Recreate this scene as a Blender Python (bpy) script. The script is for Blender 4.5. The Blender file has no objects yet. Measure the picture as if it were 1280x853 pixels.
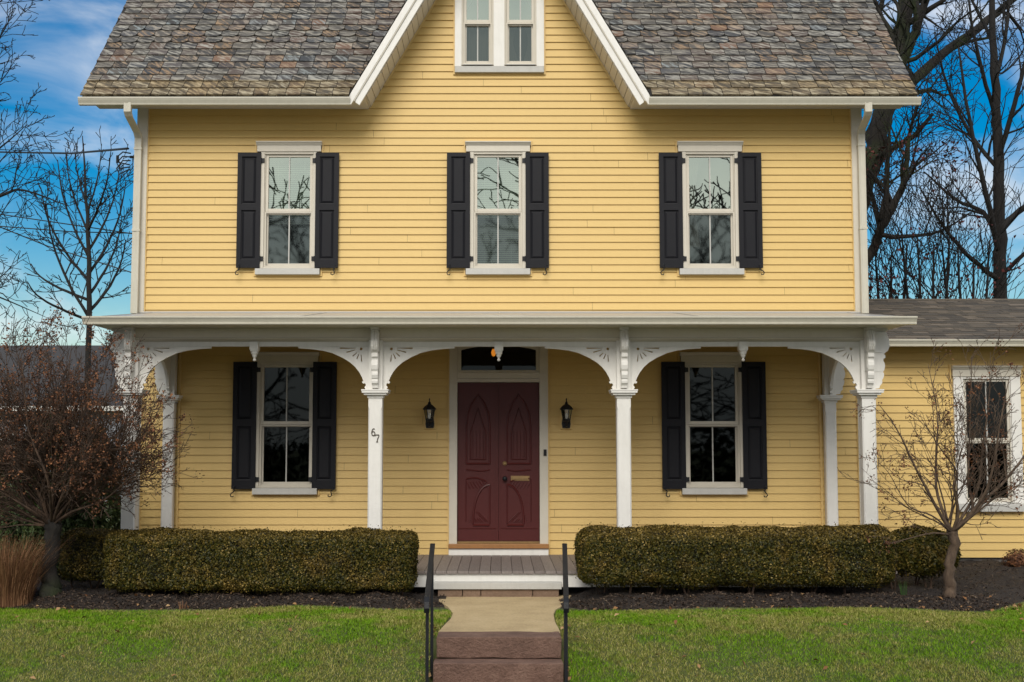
import bpy, bmesh, math, random
import numpy as np
from mathutils import Vector, Matrix

R = math.radians
rnd = random.Random(67)
nr = np.random.default_rng(67)
sc = bpy.context.scene
COL = sc.collection

# ------------------------------------------------------------------ camera calibration
F = 1580.0; CX = 624.5; CY = 426.5; PITCH = math.atan(129.5/1580.0)
CAMY = -16.8; CAMZ = 1.72
def W(px, py, Y):
    """measured point of the photograph -> world point on the vertical plane y=Y"""
    u = (px-CX)/F; v = (CY-py)/F
    dy = math.cos(PITCH)-v*math.sin(PITCH); dz = math.sin(PITCH)+v*math.cos(PITCH)
    k = (Y-CAMY)/dy
    return Vector((u*k, Y, CAMZ+dz*k))
def X(px, py, Y): return W(px, py, Y).x
def Z(py, Y): return W(CX, py, Y).z

# ------------------------------------------------------------------ mesh helpers
class MB:
    def __init__(s): s.v = []; s.f = []
    def quad(s, *p):
        n = len(s.v); s.v += [tuple(q) for q in p]; s.f.append(tuple(range(n, n+len(p))))
    def box(s, x0, x1, y0, y1, z0, z1, M=None):
        n = len(s.v)
        P = [(x0,y0,z0),(x1,y0,z0),(x1,y1,z0),(x0,y1,z0),(x0,y0,z1),(x1,y0,z1),(x1,y1,z1),(x0,y1,z1)]
        if M is not None: P = [tuple(M @ Vector(p)) for p in P]
        s.v += P
        for f in ((0,3,2,1),(4,5,6,7),(0,1,5,4),(1,2,6,5),(2,3,7,6),(3,0,4,7)): s.f.append(tuple(n+i for i in f))
    def ext(s, poly, axis, a, b):
        """extrude a 2D polygon along axis from a to b; axis x: poly=(y,z), y: (x,z), z: (x,y)"""
        n = len(s.v); m = len(poly)
        def mk(p, t):
            return {'x':(t,p[0],p[1]), 'y':(p[0],t,p[1]), 'z':(p[0],p[1],t)}[axis]
        s.v += [mk(p,a) for p in poly]+[mk(p,b) for p in poly]
        s.f.append(tuple(range(n,n+m))); s.f.append(tuple(range(n+2*m-1,n+m-1,-1)))
        for i in range(m):
            j = (i+1)%m; s.f.append((n+i,n+m+i,n+m+j,n+j))
    def tube(s, pts, rad, sides=6, caps=True):
        pts = [Vector(p) for p in pts]; k = len(pts)
        if not hasattr(rad,'__len__'): rad = [rad]*k
        n = len(s.v); ref = None
        for i,p in enumerate(pts):
            d = (pts[min(i+1,k-1)]-pts[max(i-1,0)])
            if d.length < 1e-9: d = Vector((0,0,1))
            d.normalize()
            if ref is None:
                ref = d.orthogonal().normalized()
            a = (ref-d*ref.dot(d))
            a = a.normalized() if a.length > 1e-6 else d.orthogonal().normalized()
            ref = a; b = d.cross(a)
            for j in range(sides):
                t = 2*math.pi*j/sides
                s.v.append(tuple(p+(a*math.cos(t)+b*math.sin(t))*rad[i]))
        for i in range(k-1):
            for j in range(sides):
                q = (j+1)%sides
                s.f.append((n+i*sides+j, n+i*sides+q, n+(i+1)*sides+q, n+(i+1)*sides+j))
        if caps:
            s.f.append(tuple(n+j for j in range(sides))[::-1])
            s.f.append(tuple(n+(k-1)*sides+j for j in range(sides)))
    def lathe(s, prof, c, sides=16):
        """prof = (r, z) list about a vertical axis through c"""
        n = len(s.v); k = len(prof)
        for r,z in prof:
            for j in range(sides):
                t = 2*math.pi*(j+.5)/sides
                s.v.append((c[0]+r*math.cos(t), c[1]+r*math.sin(t), c[2]+z))
        for i in range(k-1):
            for j in range(sides):
                q = (j+1)%sides
                s.f.append((n+i*sides+j, n+i*sides+q, n+(i+1)*sides+q, n+(i+1)*sides+j))
        s.f.append(tuple(n+j for j in range(sides))[::-1]); s.f.append(tuple(n+(k-1)*sides+j for j in range(sides)))
    def build(s, name, m, parent=None, smooth=False, bevel=0, fix=True):
        me = bpy.data.meshes.new(name); me.from_pydata(s.v, [], s.f)
        if fix:
            bm = bmesh.new(); bm.from_mesh(me); bmesh.ops.recalc_face_normals(bm, faces=bm.faces); bm.to_mesh(me); bm.free()
        me.materials.append(m)
        if smooth: me.polygons.foreach_set('use_smooth', [True]*len(me.polygons))
        me.update()
        return link(name, me, parent, bevel)
def link(name, me, parent=None, bevel=0):
    o = bpy.data.objects.new(name, me); COL.objects.link(o)
    if parent is not None: o.parent = parent
    if bevel:
        b = o.modifiers.new('Bevel','BEVEL'); b.width = bevel; b.segments = 2; b.limit_method = 'ANGLE'; b.angle_limit = R(40)
    return o
def tag(o, label=None, cat=None, group=None, kind=None):
    if label: o['label'] = label
    if cat: o['category'] = cat
    if group: o['group'] = group
    if kind: o['kind'] = kind
    return o
def empty(name, loc=(0,0,0)):
    o = bpy.data.objects.new(name, None); COL.objects.link(o); o.location = loc; o.empty_display_size = .2
    return o
def thing(name, label, cat, loc=(0,0,0), group=None):
    return tag(empty(name, loc), label, cat, group)
def plate(outline, holes, thick):
    """flat sawn board with holes: polygon in XY, thickness along Z, centred; returns mesh"""
    cu = bpy.data.curves.new('p','CURVE'); cu.dimensions = '2D'; cu.fill_mode = 'BOTH'; cu.extrude = thick/2
    for poly in [outline]+holes:
        sp = cu.splines.new('POLY'); sp.points.add(len(poly)-1)
        for i,(x,y) in enumerate(poly): sp.points[i].co = (x,y,0,1)
        sp.use_cyclic_u = True
    ob = bpy.data.objects.new('p',cu); COL.objects.link(ob)
    bpy.context.view_layer.update()
    me = bpy.data.meshes.new_from_object(ob.evaluated_get(bpy.context.evaluated_depsgraph_get()))
    bpy.data.objects.remove(ob); bpy.data.curves.remove(cu)
    return me
def leaves(name, P, N, size, m, parent=None, aspect=.6, tri=False):
    """a cloud of small leaf faces: P centres, N normals, size per leaf"""
    n = len(P)
    rv = nr.normal(size=(n,3)); a = np.cross(N, rv); a /= np.linalg.norm(a,axis=1,keepdims=True)+1e-9
    b = np.cross(N, a); b /= np.linalg.norm(b,axis=1,keepdims=True)+1e-9
    s = np.asarray(size).reshape(-1,1)*np.ones((n,1))
    bend = N/np.maximum(np.linalg.norm(N,axis=1,keepdims=True),1e-6)*s*.18
    V = np.stack([P-a*s*.5+bend*0, P-b*s*.5*aspect+bend, P+a*s*.5, P+b*s*.5*aspect+bend], 1).reshape(-1,3)
    me = bpy.data.meshes.new(name)
    me.vertices.add(4*n); me.vertices.foreach_set('co', V.astype(np.float32).ravel())
    me.loops.add(4*n); me.loops.foreach_set('vertex_index', np.arange(4*n,dtype=np.int32))
    me.polygons.add(n); me.polygons.foreach_set('loop_start', np.arange(0,4*n,4,dtype=np.int32))
    me.materials.append(m); me.update(calc_edges=True); me.validate()
    return link(name, me, parent)

# ------------------------------------------------------------------ materials
def nd(nt, t, **kw):
    n = nt.nodes.new(t)
    for k,v in kw.items():
        if k in ('loc',): continue
        if hasattr(n,k): setattr(n,k,v)
    return n
def newmat(name):
    m = bpy.data.materials.new(name); m.use_nodes = True
    nt = m.node_tree; b = nt.nodes['Principled BSDF']
    return m, nt, b
def setin(nt, n, key, v):
    if isinstance(v, bpy.types.NodeSocket): nt.links.new(v, n.inputs[key])
    else: n.inputs[key].default_value = v
def noise(nt, vec, scale, detail=4, rough=.55):
    n = nd(nt,'ShaderNodeTexNoise'); n.inputs['Scale'].default_value = scale; n.inputs['Detail'].default_value = detail
    n.inputs['Roughness'].default_value = rough
    if vec is not None: nt.links.new(vec, n.inputs['Vector'])
    return n.outputs['Fac']
def ramp(nt, fac, stops):
    n = nd(nt,'ShaderNodeValToRGB'); e = n.color_ramp.elements
    while len(e) > 1: e.remove(e[-1])
    e[0].position = stops[0][0]; e[0].color = tuple(stops[0][1])+(1,)
    for p,c in stops[1:]:
        q = e.new(p); q.color = tuple(c)+(1,)
    nt.links.new(fac, n.inputs['Fac']); return n.outputs['Color']
def mixc(nt, fac, a, b, mode='MIX'):
    n = nd(nt,'ShaderNodeMix'); n.data_type = 'RGBA'; n.blend_type = mode
    setin(nt,n,0,fac)
    for k,v in ((6,a),(7,b)):
        if isinstance(v, bpy.types.NodeSocket): nt.links.new(v, n.inputs[k])
        else: n.inputs[k].default_value = tuple(v)+(1,)
    return n.outputs[2]
def mapping(nt, vec, scale=(1,1,1), rot=(0,0,0), loc=None):
    n = nd(nt,'ShaderNodeMapping'); nt.links.new(vec, n.inputs['Vector'])
    n.inputs['Scale'].default_value = scale; n.inputs['Rotation'].default_value = rot
    if loc is not None: nt.links.new(loc, n.inputs['Location'])
    return n.outputs['Vector']
def geo(nt, out='Position'): return nd(nt,'ShaderNodeNewGeometry').outputs[out]
def bump(nt, b, h, strength=.3, dist=.01):
    n = nd(nt,'ShaderNodeBump'); n.inputs['Strength'].default_value = strength; n.inputs['Distance'].default_value = dist
    nt.links.new(h, n.inputs['Height']); nt.links.new(n.outputs['Normal'], b.inputs['Normal'])
def paint(name, c, rough=.5, dirt=.12, dirtc=None, scale=(1,1,1), bs=.15, spec=.4, bscale=60):
    m,nt,b = newmat(name); pos = geo(nt); mp = mapping(nt,pos,scale)
    n1 = noise(nt, mp, 2.2, 6, .65); n2 = noise(nt, mapping(nt,pos,(1.0,1.0,.25)), 16, 5, .7)
    dc = dirtc or tuple(v*.6 for v in c)
    f1 = ramp(nt, n1, [(.35,(0,0,0)),(.75,(1,1,1))]); f2 = ramp(nt, n2, [(.42,(0,0,0)),(.75,(1,1,1))])
    mul = nd(nt,'ShaderNodeMath',operation='ADD'); nt.links.new(f1,mul.inputs[0]); nt.links.new(f2,mul.inputs[1])
    m2 = nd(nt,'ShaderNodeMath',operation='MULTIPLY'); nt.links.new(mul.outputs[0],m2.inputs[0]); m2.inputs[1].default_value = dirt
    nt.links.new(mixc(nt, m2.outputs[0], c, dc), b.inputs['Base Color'])
    b.inputs['Roughness'].default_value = rough; b.inputs['Specular IOR Level'].default_value = spec
    bump(nt, b, noise(nt, mp, bscale, 4), bs, .003)
    return m
def leafmat(name, cols, rough=.6, scale=2.0, trans=.0, spec=.3, pos_mix=.5):
    m,nt,b = newmat(name)
    ri = geo(nt,'Random Per Island'); n1 = noise(nt, geo(nt), scale, 3)
    ad = nd(nt,'ShaderNodeMix'); ad.data_type='FLOAT'; ad.inputs[0].default_value = pos_mix
    nt.links.new(ri, ad.inputs[2])
    st = nd(nt,'ShaderNodeMapRange'); st.inputs[1].default_value=.3; st.inputs[2].default_value=.7; nt.links.new(n1,st.inputs[0])
    nt.links.new(st.outputs[0], ad.inputs[3])
    k = len(cols); stops = [(i/(k-1), c) for i,c in enumerate(cols)]
    nt.links.new(ramp(nt, ad.outputs[0], stops), b.inputs['Base Color'])
    b.inputs['Roughness'].default_value = rough; b.inputs['Specular IOR Level'].default_value = spec
    return m

M = {}
M['yellow'] = paint('yellow_siding', (.64,.445,.158), .5, .11, (.50,.33,.11), (.25,1,2.5), .25, .35)
M['yellow_trim'] = paint('yellow_trim', (.66,.46,.18), .5, .05)
M['white'] = paint('white_paint', (.77,.75,.71), .5, .17, (.45,.43,.38), bs=.2)
M['cream'] = paint('grey_cream_paint', (.60,.555,.47), .5, .12, (.36,.33,.27), bs=.15)
M['sill'] = paint('sill_paint', (.50,.49,.46), .55, .2, (.28,.27,.24), bs=.3)
M['gutter'] = paint('gutter_aluminium', (.56,.53,.44), .42, .16, (.26,.235,.18), (.3,1,1), bs=.1)
M['shutter'] = paint('black_shutter_paint', (.0075,.0075,.0105), .5, .15, (.018,.018,.021), bs=.15, spec=.2)
M['iron'] = paint('black_iron', (.008,.009,.012), .45, .2, (.02,.018,.018), bs=.3, spec=.3)
M['door'] = paint('oxblood_door_paint', (.078,.011,.010), .42, .18, (.05,.009,.009), (1,1,.3), bs=.25, spec=.35)
M['brass'] = paint('aged_brass', (.34,.22,.10), .4, .3, (.14,.09,.05)); M['brass'].node_tree.nodes['Principled BSDF'].inputs['Metallic'].default_value = .7
M['interior'] = paint('interior_plaster', (.10,.085,.07), .9, .2)
M['wood_sill'] = paint('oiled_oak', (.36,.17,.055), .5, .3, (.16,.07,.03), (.3,1,6), bs=.3)
M['frieze'] = paint('cream_frieze_paint', (.74,.68,.56), .5, .12, (.5,.45,.36))
M['ceiling'] = paint('porch_ceiling_paint', (.72,.67,.56), .6, .1)
M['metal_roof'] = paint('porch_metal_roof', (.40,.395,.385), .35, .25, (.36,.35,.34), (.3,1,1), bs=.2, spec=.5)
M['blind'] = paint('blind_slats', (.66,.74,.62), .5, .05)
M['curtain'] = paint('curtain_fabric', (.34,.30,.26), .9, .3, (.18,.15,.13), (6,1,.6), bs=.3)
M['dark'] = paint('shadow_gap', (.02,.018,.016), .9, .1)
M['neighbour_wall'] = paint('neighbour_wall', (.30,.31,.35), .7, .15)
M['neighbour_roof'] = paint('neighbour_roof', (.045,.044,.047), .9, .3, (.04,.038,.038), (.4,1,6), bs=.4)
M['cable'] = paint('cable_rubber', (.02,.022,.025), .6, .1)

def deckmat():
    m,nt,b = newmat('deck_boards'); pos = geo(nt)
    ri = geo(nt,'Random Per Island')
    c = ramp(nt, ri, [(0,(.155,.125,.115)),(.5,(.20,.165,.15)),(1,(.25,.21,.19))])
    n = noise(nt, mapping(nt,pos,(12,1.2,1)), 6, 6, .7)
    nt.links.new(mixc(nt, .5, c, ramp(nt,n,[(.3,(.10,.08,.075)),(.7,(.30,.26,.24))])), b.inputs['Base Color'])
    b.inputs['Roughness'].default_value = .6; bump(nt,b,n,.3,.004); return m
M['deck'] = deckmat()
def stonemat(name, c1, c2, c3, rough=.85, sc1=3, bs=.5, bd=.02, sp=None):
    m,nt,b = newmat(name); pos = geo(nt)
    n1 = noise(nt,pos,sc1,8,.65); n2 = noise(nt,pos,45,6,.7); n3 = noise(nt,pos,9,5,.6)
    col = ramp(nt,n1,[(.3,c1),(.52,c2),(.72,c3)])
    col = mixc(nt, .35, col, ramp(nt,n2,[(.3,tuple(v*.45 for v in c2)),(.65,tuple(min(1,v*1.3) for v in c2))]))
    nt.links.new(col,b.inputs['Base Color']); b.inputs['Roughness'].default_value = rough
    ad = nd(nt,'ShaderNodeMath',operation='ADD'); nt.links.new(n3,ad.inputs[0]); nt.links.new(n2,ad.inputs[1])
    bump(nt,b,ad.outputs[0],bs,bd); return m
M['brownstone'] = stonemat('brownstone', (.10,.054,.038),(.23,.132,.096),(.36,.23,.17), sc1=3.2, bs=1.0, bd=.035)
M['path'] = stonemat('sandy_concrete', (.36,.26,.14),(.50,.375,.205),(.58,.45,.27), sc1=2.6, bs=.6, bd=.012)
M['brick'] = stonemat('brown_brick', (.13,.08,.055),(.19,.125,.085),(.24,.16,.11), sc1=9)
M['foundation'] = stonemat('foundation_stone', (.10,.095,.09),(.16,.15,.14),(.22,.21,.19), sc1=4)
M['concrete'] = stonemat('sidewalk_concrete', (.33,.31,.28),(.4,.38,.35),(.46,.44,.4), sc1=1.5, bs=.2)
M['asphalt'] = stonemat('asphalt', (.04,.04,.04),(.05,.05,.052),(.07,.07,.07), sc1=2, bs=.4)
M['mulch'] = stonemat('mulch_soil', (.014,.010,.008),(.030,.020,.015),(.055,.037,.027), sc1=8, bs=.9, bd=.04)

def soilmat():
    m,nt,b = newmat('lawn_soil'); pos = geo(nt)
    n1 = noise(nt,pos,.8,5); n2 = noise(nt,pos,40,6,.7)
    c = ramp(nt,n1,[(.35,(.045,.085,.014)),(.65,(.12,.13,.035))])
    nt.links.new(mixc(nt,.5,c,ramp(nt,n2,[(.3,(.03,.03,.012)),(.7,(.12,.13,.04))])),b.inputs['Base Color'])
    b.inputs['Roughness'].default_value=.95; bump(nt,b,n2,.8,.02); return m
M['soil'] = soilmat()
def grassmat():
    m,nt,b = newmat('grass_blades'); pos = geo(nt); ri = geo(nt,'Random Per Island')
    n1 = noise(nt,mapping(nt,pos,(1,1.0,0)),.9,4,.6); n2 = noise(nt,mapping(nt,pos,(1,1,0)),6,3)
    patch = nd(nt,'ShaderNodeMath',operation='MULTIPLY_ADD'); nt.links.new(n2,patch.inputs[0]); patch.inputs[1].default_value=.45; nt.links.new(n1,patch.inputs[2])
    green = ramp(nt,ri,[(0,(.08,.175,.003)),(.5,(.135,.26,.004)),(.95,(.19,.32,.008)),(1,(.38,.32,.09))])
    straw = ramp(nt,ri,[(0,(.14,.18,.014)),(.5,(.23,.235,.04)),(.8,(.34,.30,.09)),(1,(.50,.42,.18))])
    f = ramp(nt,patch.outputs[0],[(.64,(0,0,0)),(.76,(.95,.95,.95))])
    nt.links.new(mixc(nt,f,green,straw),b.inputs['Base Color'])
    b.inputs['Roughness'].default_value=.55; b.inputs['Specular IOR Level'].default_value=.2; return m
M['grass'] = grassmat()

def slatemat():
    m,nt,b = newmat('weathered_slate'); pos = geo(nt); ri = geo(nt,'Random Per Island')
    wn = nd(nt,'ShaderNodeTexWhiteNoise',noise_dimensions='1D'); nt.links.new(ri,wn.inputs['W'])
    sc_ = nd(nt,'ShaderNodeVectorMath',operation='SCALE'); nt.links.new(wn.outputs['Color'],sc_.inputs[0]); sc_.inputs['Scale'].default_value=40
    ad = nd(nt,'ShaderNodeVectorMath',operation='ADD'); nt.links.new(pos,ad.inputs[0]); nt.links.new(sc_.outputs[0],ad.inputs[1])
    rotv = nd(nt,'ShaderNodeVectorRotate'); rotv.rotation_type='AXIS_ANGLE'; rotv.inputs['Axis'].default_value=(0,-.7,.7)
    nt.links.new(ad.outputs[0],rotv.inputs['Vector'])
    an = nd(nt,'ShaderNodeMapRange'); nt.links.new(wn.outputs['Value'],an.inputs[0]); an.inputs[3].default_value=.25; an.inputs[4].default_value=.95
    nt.links.new(an.outputs[0],rotv.inputs['Angle'])
    streak = noise(nt, mapping(nt,rotv.outputs[0],(2.2,11,11)), 2.0, 5, .68)
    base = ramp(nt,ri,[(0,(.030,.028,.026)),(.25,(.055,.052,.048)),(.45,(.095,.085,.072)),(.6,(.040,.044,.050)),(.75,(.10,.068,.050)),(.88,(.065,.070,.075)),(1,(.16,.09,.055))])
    hi = ramp(nt,wn.outputs['Value'],[(0,(.25,.225,.185)),(.5,(.36,.35,.31)),(.8,(.31,.20,.11)),(1,(.24,.28,.29))])
    f = ramp(nt,streak,[(.47,(0,0,0)),(.60,(.85,.85,.85))])
    c = mixc(nt,f,base,hi)
    # lower two courses are yellower stone
    sep = nd(nt,'ShaderNodeSeparateXYZ'); nt.links.new(pos,sep.inputs[0])
    low = nd(nt,'ShaderNodeMapRange'); nt.links.new(sep.outputs['Z'],low.inputs[0])
    ZE = Z(120,-.62); low.inputs[1].default_value=ZE+.26; low.inputs[2].default_value=ZE+.29; low.inputs[3].default_value=.55; low.inputs[4].default_value=0
    yel = ramp(nt,streak,[(.38,(.07,.055,.03)),(.5,(.20,.14,.06)),(.62,(.42,.34,.19))])
    c = mixc(nt,low.outputs[0],c,yel)
    nt.links.new(c,b.inputs['Base Color']); b.inputs['Roughness'].default_value=.6; b.inputs['Specular IOR Level'].default_value=.4
    bump(nt,b,streak,.5,.012); return m
M['slate'] = slatemat()
def shinglemat():
    m,nt,b = newmat('asphalt_shingle'); ri = geo(nt,'Random Per Island'); pos=geo(nt)
    c = ramp(nt,ri,[(0,(.022,.019,.016)),(.4,(.056,.046,.036)),(.7,(.10,.08,.058)),(1,(.19,.15,.11))])
    n = noise(nt,pos,80,4,.7)
    nt.links.new(mixc(nt,.4,c,ramp(nt,n,[(.3,(.03,.028,.025)),(.7,(.20,.17,.14))])),b.inputs['Base Color'])
    b.inputs['Roughness'].default_value=.9; bump(nt,b,n,.5,.005); return m
M['shingle'] = shinglemat()
def barkmat(name,a,c,moss=None):
    m,nt,b = newmat(name); pos=geo(nt)
    n = noise(nt,mapping(nt,pos,(1,1,.3)),14,6,.7)
    col = ramp(nt,n,[(.35,a),(.7,c)])
    if moss:
        col = mixc(nt,ramp(nt,noise(nt,pos,1.1,4),[(.5,(0,0,0)),(.65,(1,1,1))]),col,moss)
    nt.links.new(col,b.inputs['Base Color']); b.inputs['Roughness'].default_value=.9
    bump(nt,b,n,.8,.02); return m
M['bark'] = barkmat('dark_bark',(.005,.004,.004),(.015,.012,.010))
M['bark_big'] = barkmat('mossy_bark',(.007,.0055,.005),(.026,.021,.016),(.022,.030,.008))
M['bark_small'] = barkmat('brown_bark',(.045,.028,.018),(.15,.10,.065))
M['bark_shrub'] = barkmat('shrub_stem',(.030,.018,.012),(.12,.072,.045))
def hedge_tips(m, zt):
    # bronzed winter growth on the clipped top and in patches
    nt = m.node_tree; b = nt.nodes['Principled BSDF']; src = b.inputs['Base Color'].links[0].from_socket
    sep = nd(nt,'ShaderNodeSeparateXYZ'); nt.links.new(geo(nt),sep.inputs[0])
    mr = nd(nt,'ShaderNodeMapRange'); nt.links.new(sep.outputs['Z'],mr.inputs[0]); mr.inputs[1].default_value=zt-.10; mr.inputs[2].default_value=zt+.02; mr.inputs[4].default_value=.55
    pn_ = ramp(nt,noise(nt,geo(nt),3.5,4,.6),[(.50,(0,0,0)),(.68,(.6,.6,.6))])
    ad = nd(nt,'ShaderNodeMath',operation='MAXIMUM'); nt.links.new(mr.outputs[0],ad.inputs[0]); nt.links.new(pn_,ad.inputs[1])
    br = ramp(nt,geo(nt,'Random Per Island'),[(0,(.045,.026,.005)),(.5,(.13,.080,.014)),(.85,(.25,.16,.035)),(1,(.42,.28,.09))])
    nt.links.new(mixc(nt,ad.outputs[0],src,br),b.inputs['Base Color'])
M['hedge'] = leafmat('hedge_leaves',[(.007,.009,.002),(.014,.017,.003),(.024,.027,.004),(.036,.038,.005),(.052,.050,.007),(.075,.066,.009),(.11,.085,.012),(.18,.13,.025),(.40,.28,.09)],.5,2.6,pos_mix=.2,spec=.25)
hedge_tips(M['hedge'],Z(668,-2.9))
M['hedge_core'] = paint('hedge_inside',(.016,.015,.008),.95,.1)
M['evergreen'] = leafmat('evergreen_leaves',[(.015,.028,.008),(.04,.065,.015),(.09,.11,.03)],.6,2)
M['dryflower'] = leafmat('dried_flower',[(.05,.022,.014),(.13,.055,.028),(.32,.14,.06)],.8,3,pos_mix=.2)
M['redleaf'] = leafmat('dark_red_leaves',[(.03,.008,.008),(.075,.016,.015),(.13,.035,.025)],.7,2)
M['straw'] = leafmat('straw_blades',[(.08,.034,.016),(.20,.095,.045),(.42,.24,.12)],.7,3,pos_mix=.15)
M['chips'] = leafmat('bark_chips',[(.012,.008,.006),(.035,.022,.015),(.075,.05,.035),(.16,.12,.085)],.9,3,pos_mix=.15)
M['litter'] = leafmat('fallen_leaves',[(.13,.05,.02),(.28,.15,.06),(.45,.30,.15)],.8,3,pos_mix=.1)
M['sprout'] = leafmat('green_sprout',[(.03,.08,.02),(.08,.16,.04)],.6,3)

def glass(name, refl, tint, dark=None, rough=.01):
    m,nt,b = newmat(name); nt.nodes.remove(b); out = nt.nodes['Material Output']
    tr = nd(nt,'ShaderNodeBsdfTransparent'); tr.inputs[0].default_value = dark or (.80,.90,.82,1)
    gl = nd(nt,'ShaderNodeBsdfGlossy'); gl.inputs['Color'].default_value = tint; gl.inputs['Roughness'].default_value = rough
    nn = noise(nt, geo(nt), 2.6, 2); bp = nd(nt,'ShaderNodeBump'); bp.inputs['Strength'].default_value=.03; bp.inputs['Distance'].default_value=.008
    nt.links.new(nn,bp.inputs['Height']); nt.links.new(bp.outputs[0],gl.inputs['Normal'])
    lw = nd(nt,'ShaderNodeLayerWeight'); lw.inputs[0].default_value=.3
    mr = nd(nt,'ShaderNodeMapRange'); nt.links.new(lw.outputs['Fresnel'],mr.inputs[0]); mr.inputs[3].default_value=refl; mr.inputs[4].default_value=1
    mx = nd(nt,'ShaderNodeMixShader'); nt.links.new(mr.outputs[0],mx.inputs[0]); nt.links.new(tr.outputs[0],mx.inputs[1]); nt.links.new(gl.outputs[0],mx.inputs[2])
    nt.links.new(mx.outputs[0],out.inputs['Surface']); return m
M['glass_up'] = glass('upper_sash_glass', .50, (.92,1,.82,1))
M['glass_low'] = glass('screened_glass', .13, (.80,.92,.84,1), (.34,.36,.34,1), .03)
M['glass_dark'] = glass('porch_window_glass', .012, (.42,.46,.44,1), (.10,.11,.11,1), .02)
M['glass_lamp'] = glass('lantern_glass', .12, (1,.95,.85,1), (.8,.8,.75,1), .1)
def emis(name,c,s):
    m,nt,b = newmat(name); b.inputs['Base Color'].default_value=(*c,1); b.inputs['Emission Color'].default_value=(*c,1); b.inputs['Emission Strength'].default_value=s; return m
M['bulb'] = emis('amber_bulb',(1,.30,.03),4.5)

# ================================================================== HOUSE
house = thing('house', 'yellow clapboard house with slate roof, black shutters, white porch and dark red double door', 'house', (0,0,.28))
def hp(o):                               # parent to the house without moving
    o.parent = house; o.matrix_parent_inverse = Matrix.Translation((0,0,-.28)); return o
def HB(mb, name, m, smooth=False, bevel=0, fix=True): return hp(mb.build(name, m, None, smooth, bevel, fix))

EXP = .1016
WX = (X(1081,390,0)-X(168,390,0))/2            # half width of the house
ZD = .28                                      # deck level
DEPTH = 8.2
# roof key levels
YG = -.66; ZG1 = Z(121,YG); ZG0 = Z(130,YG)     # main gutter
YF = -.56; ZSOF = Z(136.5,0)                   # fascia, soffit
YR = -.62                                       # rake plane
a1 = W(436,116,YR); b1 = W(506,0,YR); a2 = W(807,115,YR); b2 = W(736,0,YR)
slope = ((b1.z-a1.z)/(b1.x-a1.x) + (b2.z-a2.z)/(a2.x-b2.x))/2
ra = (a1.z+abs(a1.x)*slope + a2.z+abs(a2.x)*slope)/2     # apex level of the rake's outer line
GA = math.atan(slope)
RT = .175                                       # rake board height, square to its slope
dzr = RT/math.cos(GA)                           # same, measured vertically
def zrake(x): return ra-abs(x)*slope

siding_segments = []
def siding(name, xf0, xf1, z0, z1, openings, Y=0., m=None, seed=1, seams=True, zstart=None):
    """clapboards as real lapped boards, cut round the openings (x0,x1,z0,z1)"""
    r = random.Random(seed); mb = MB(); z = z0 if zstart is None else zstart
    while z < z1-1e-4:
        zt = min(z+EXP, z1); zb = max(z, z0)
        cuts = sorted({zb, zt} | {q for o in openings for q in (o[2],o[3]) if zb < q < zt} | {q for q in (ZSOF+.045,) if zb < q < zt})
        sx = []
        if seams:
            q = r.uniform(-WX, WX)
            sx = [q, q+r.choice((-1,1))*r.uniform(2.8,3.6)]
        def yy(q, k): return Y-(.017+.0014*k)*(1-(q-z)/EXP)-.002
        for ca,cb in zip(cuts[:-1],cuts[1:]):
            mid = (ca+cb)/2; L0,L1 = xf0(mid),xf1(mid)
            if L1-L0 < .01: continue
            iv = [(L0,L1)]
            for o in openings:
                if o[2] < mid < o[3]:
                    ni = []
                    for p,q in iv:
                        if o[1] <= p or o[0] >= q: ni.append((p,q)); continue
                        if o[0] > p: ni.append((p,o[0]))
                        if o[1] < q: ni.append((o[1],q))
                    iv = ni
            for p,q in iv:
                br = [p]+[s for s in sorted(sx) if p+.05 < s < q-.05]+[q]
                for k,(s,t) in enumerate(zip(br[:-1],br[1:])):
                    kk = k % 2
                    g = .003 if k else 0
                    def e0(zz): return xf0(zz) if s == L0 else s+g
                    def e1(zz): return xf1(zz) if t == L1 else t
                    mb.quad((e0(ca),yy(ca,kk),ca),(e1(ca),yy(ca,kk),ca),(e1(cb),yy(cb,kk),cb),(e0(cb),yy(cb,kk),cb))
                    if abs(ca-z) < 1e-6: mb.quad((s,Y,ca),(t,Y,ca),(t,yy(ca,kk),ca),(s,yy(ca,kk),ca))
        z += EXP
    return mb.build(name, m or M['yellow'], None, fix=False)

def rail_box(mb, x0,x1,z0,z1, w, yf, yb, wb=None, wt=None):
    """rectangular frame made of four mitre-less members"""
    wb = wb or w; wt = wt or w
    mb.box(x0,x0+w,yf,yb,z0,z1); mb.box(x1-w,x1,yf,yb,z0,z1)
    mb.box(x0+w,x1-w,yf+.001,yb,z0,z0+wb); mb.box(x0+w,x1-w,yf+.001,yb,z1-wt,z1)

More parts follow.
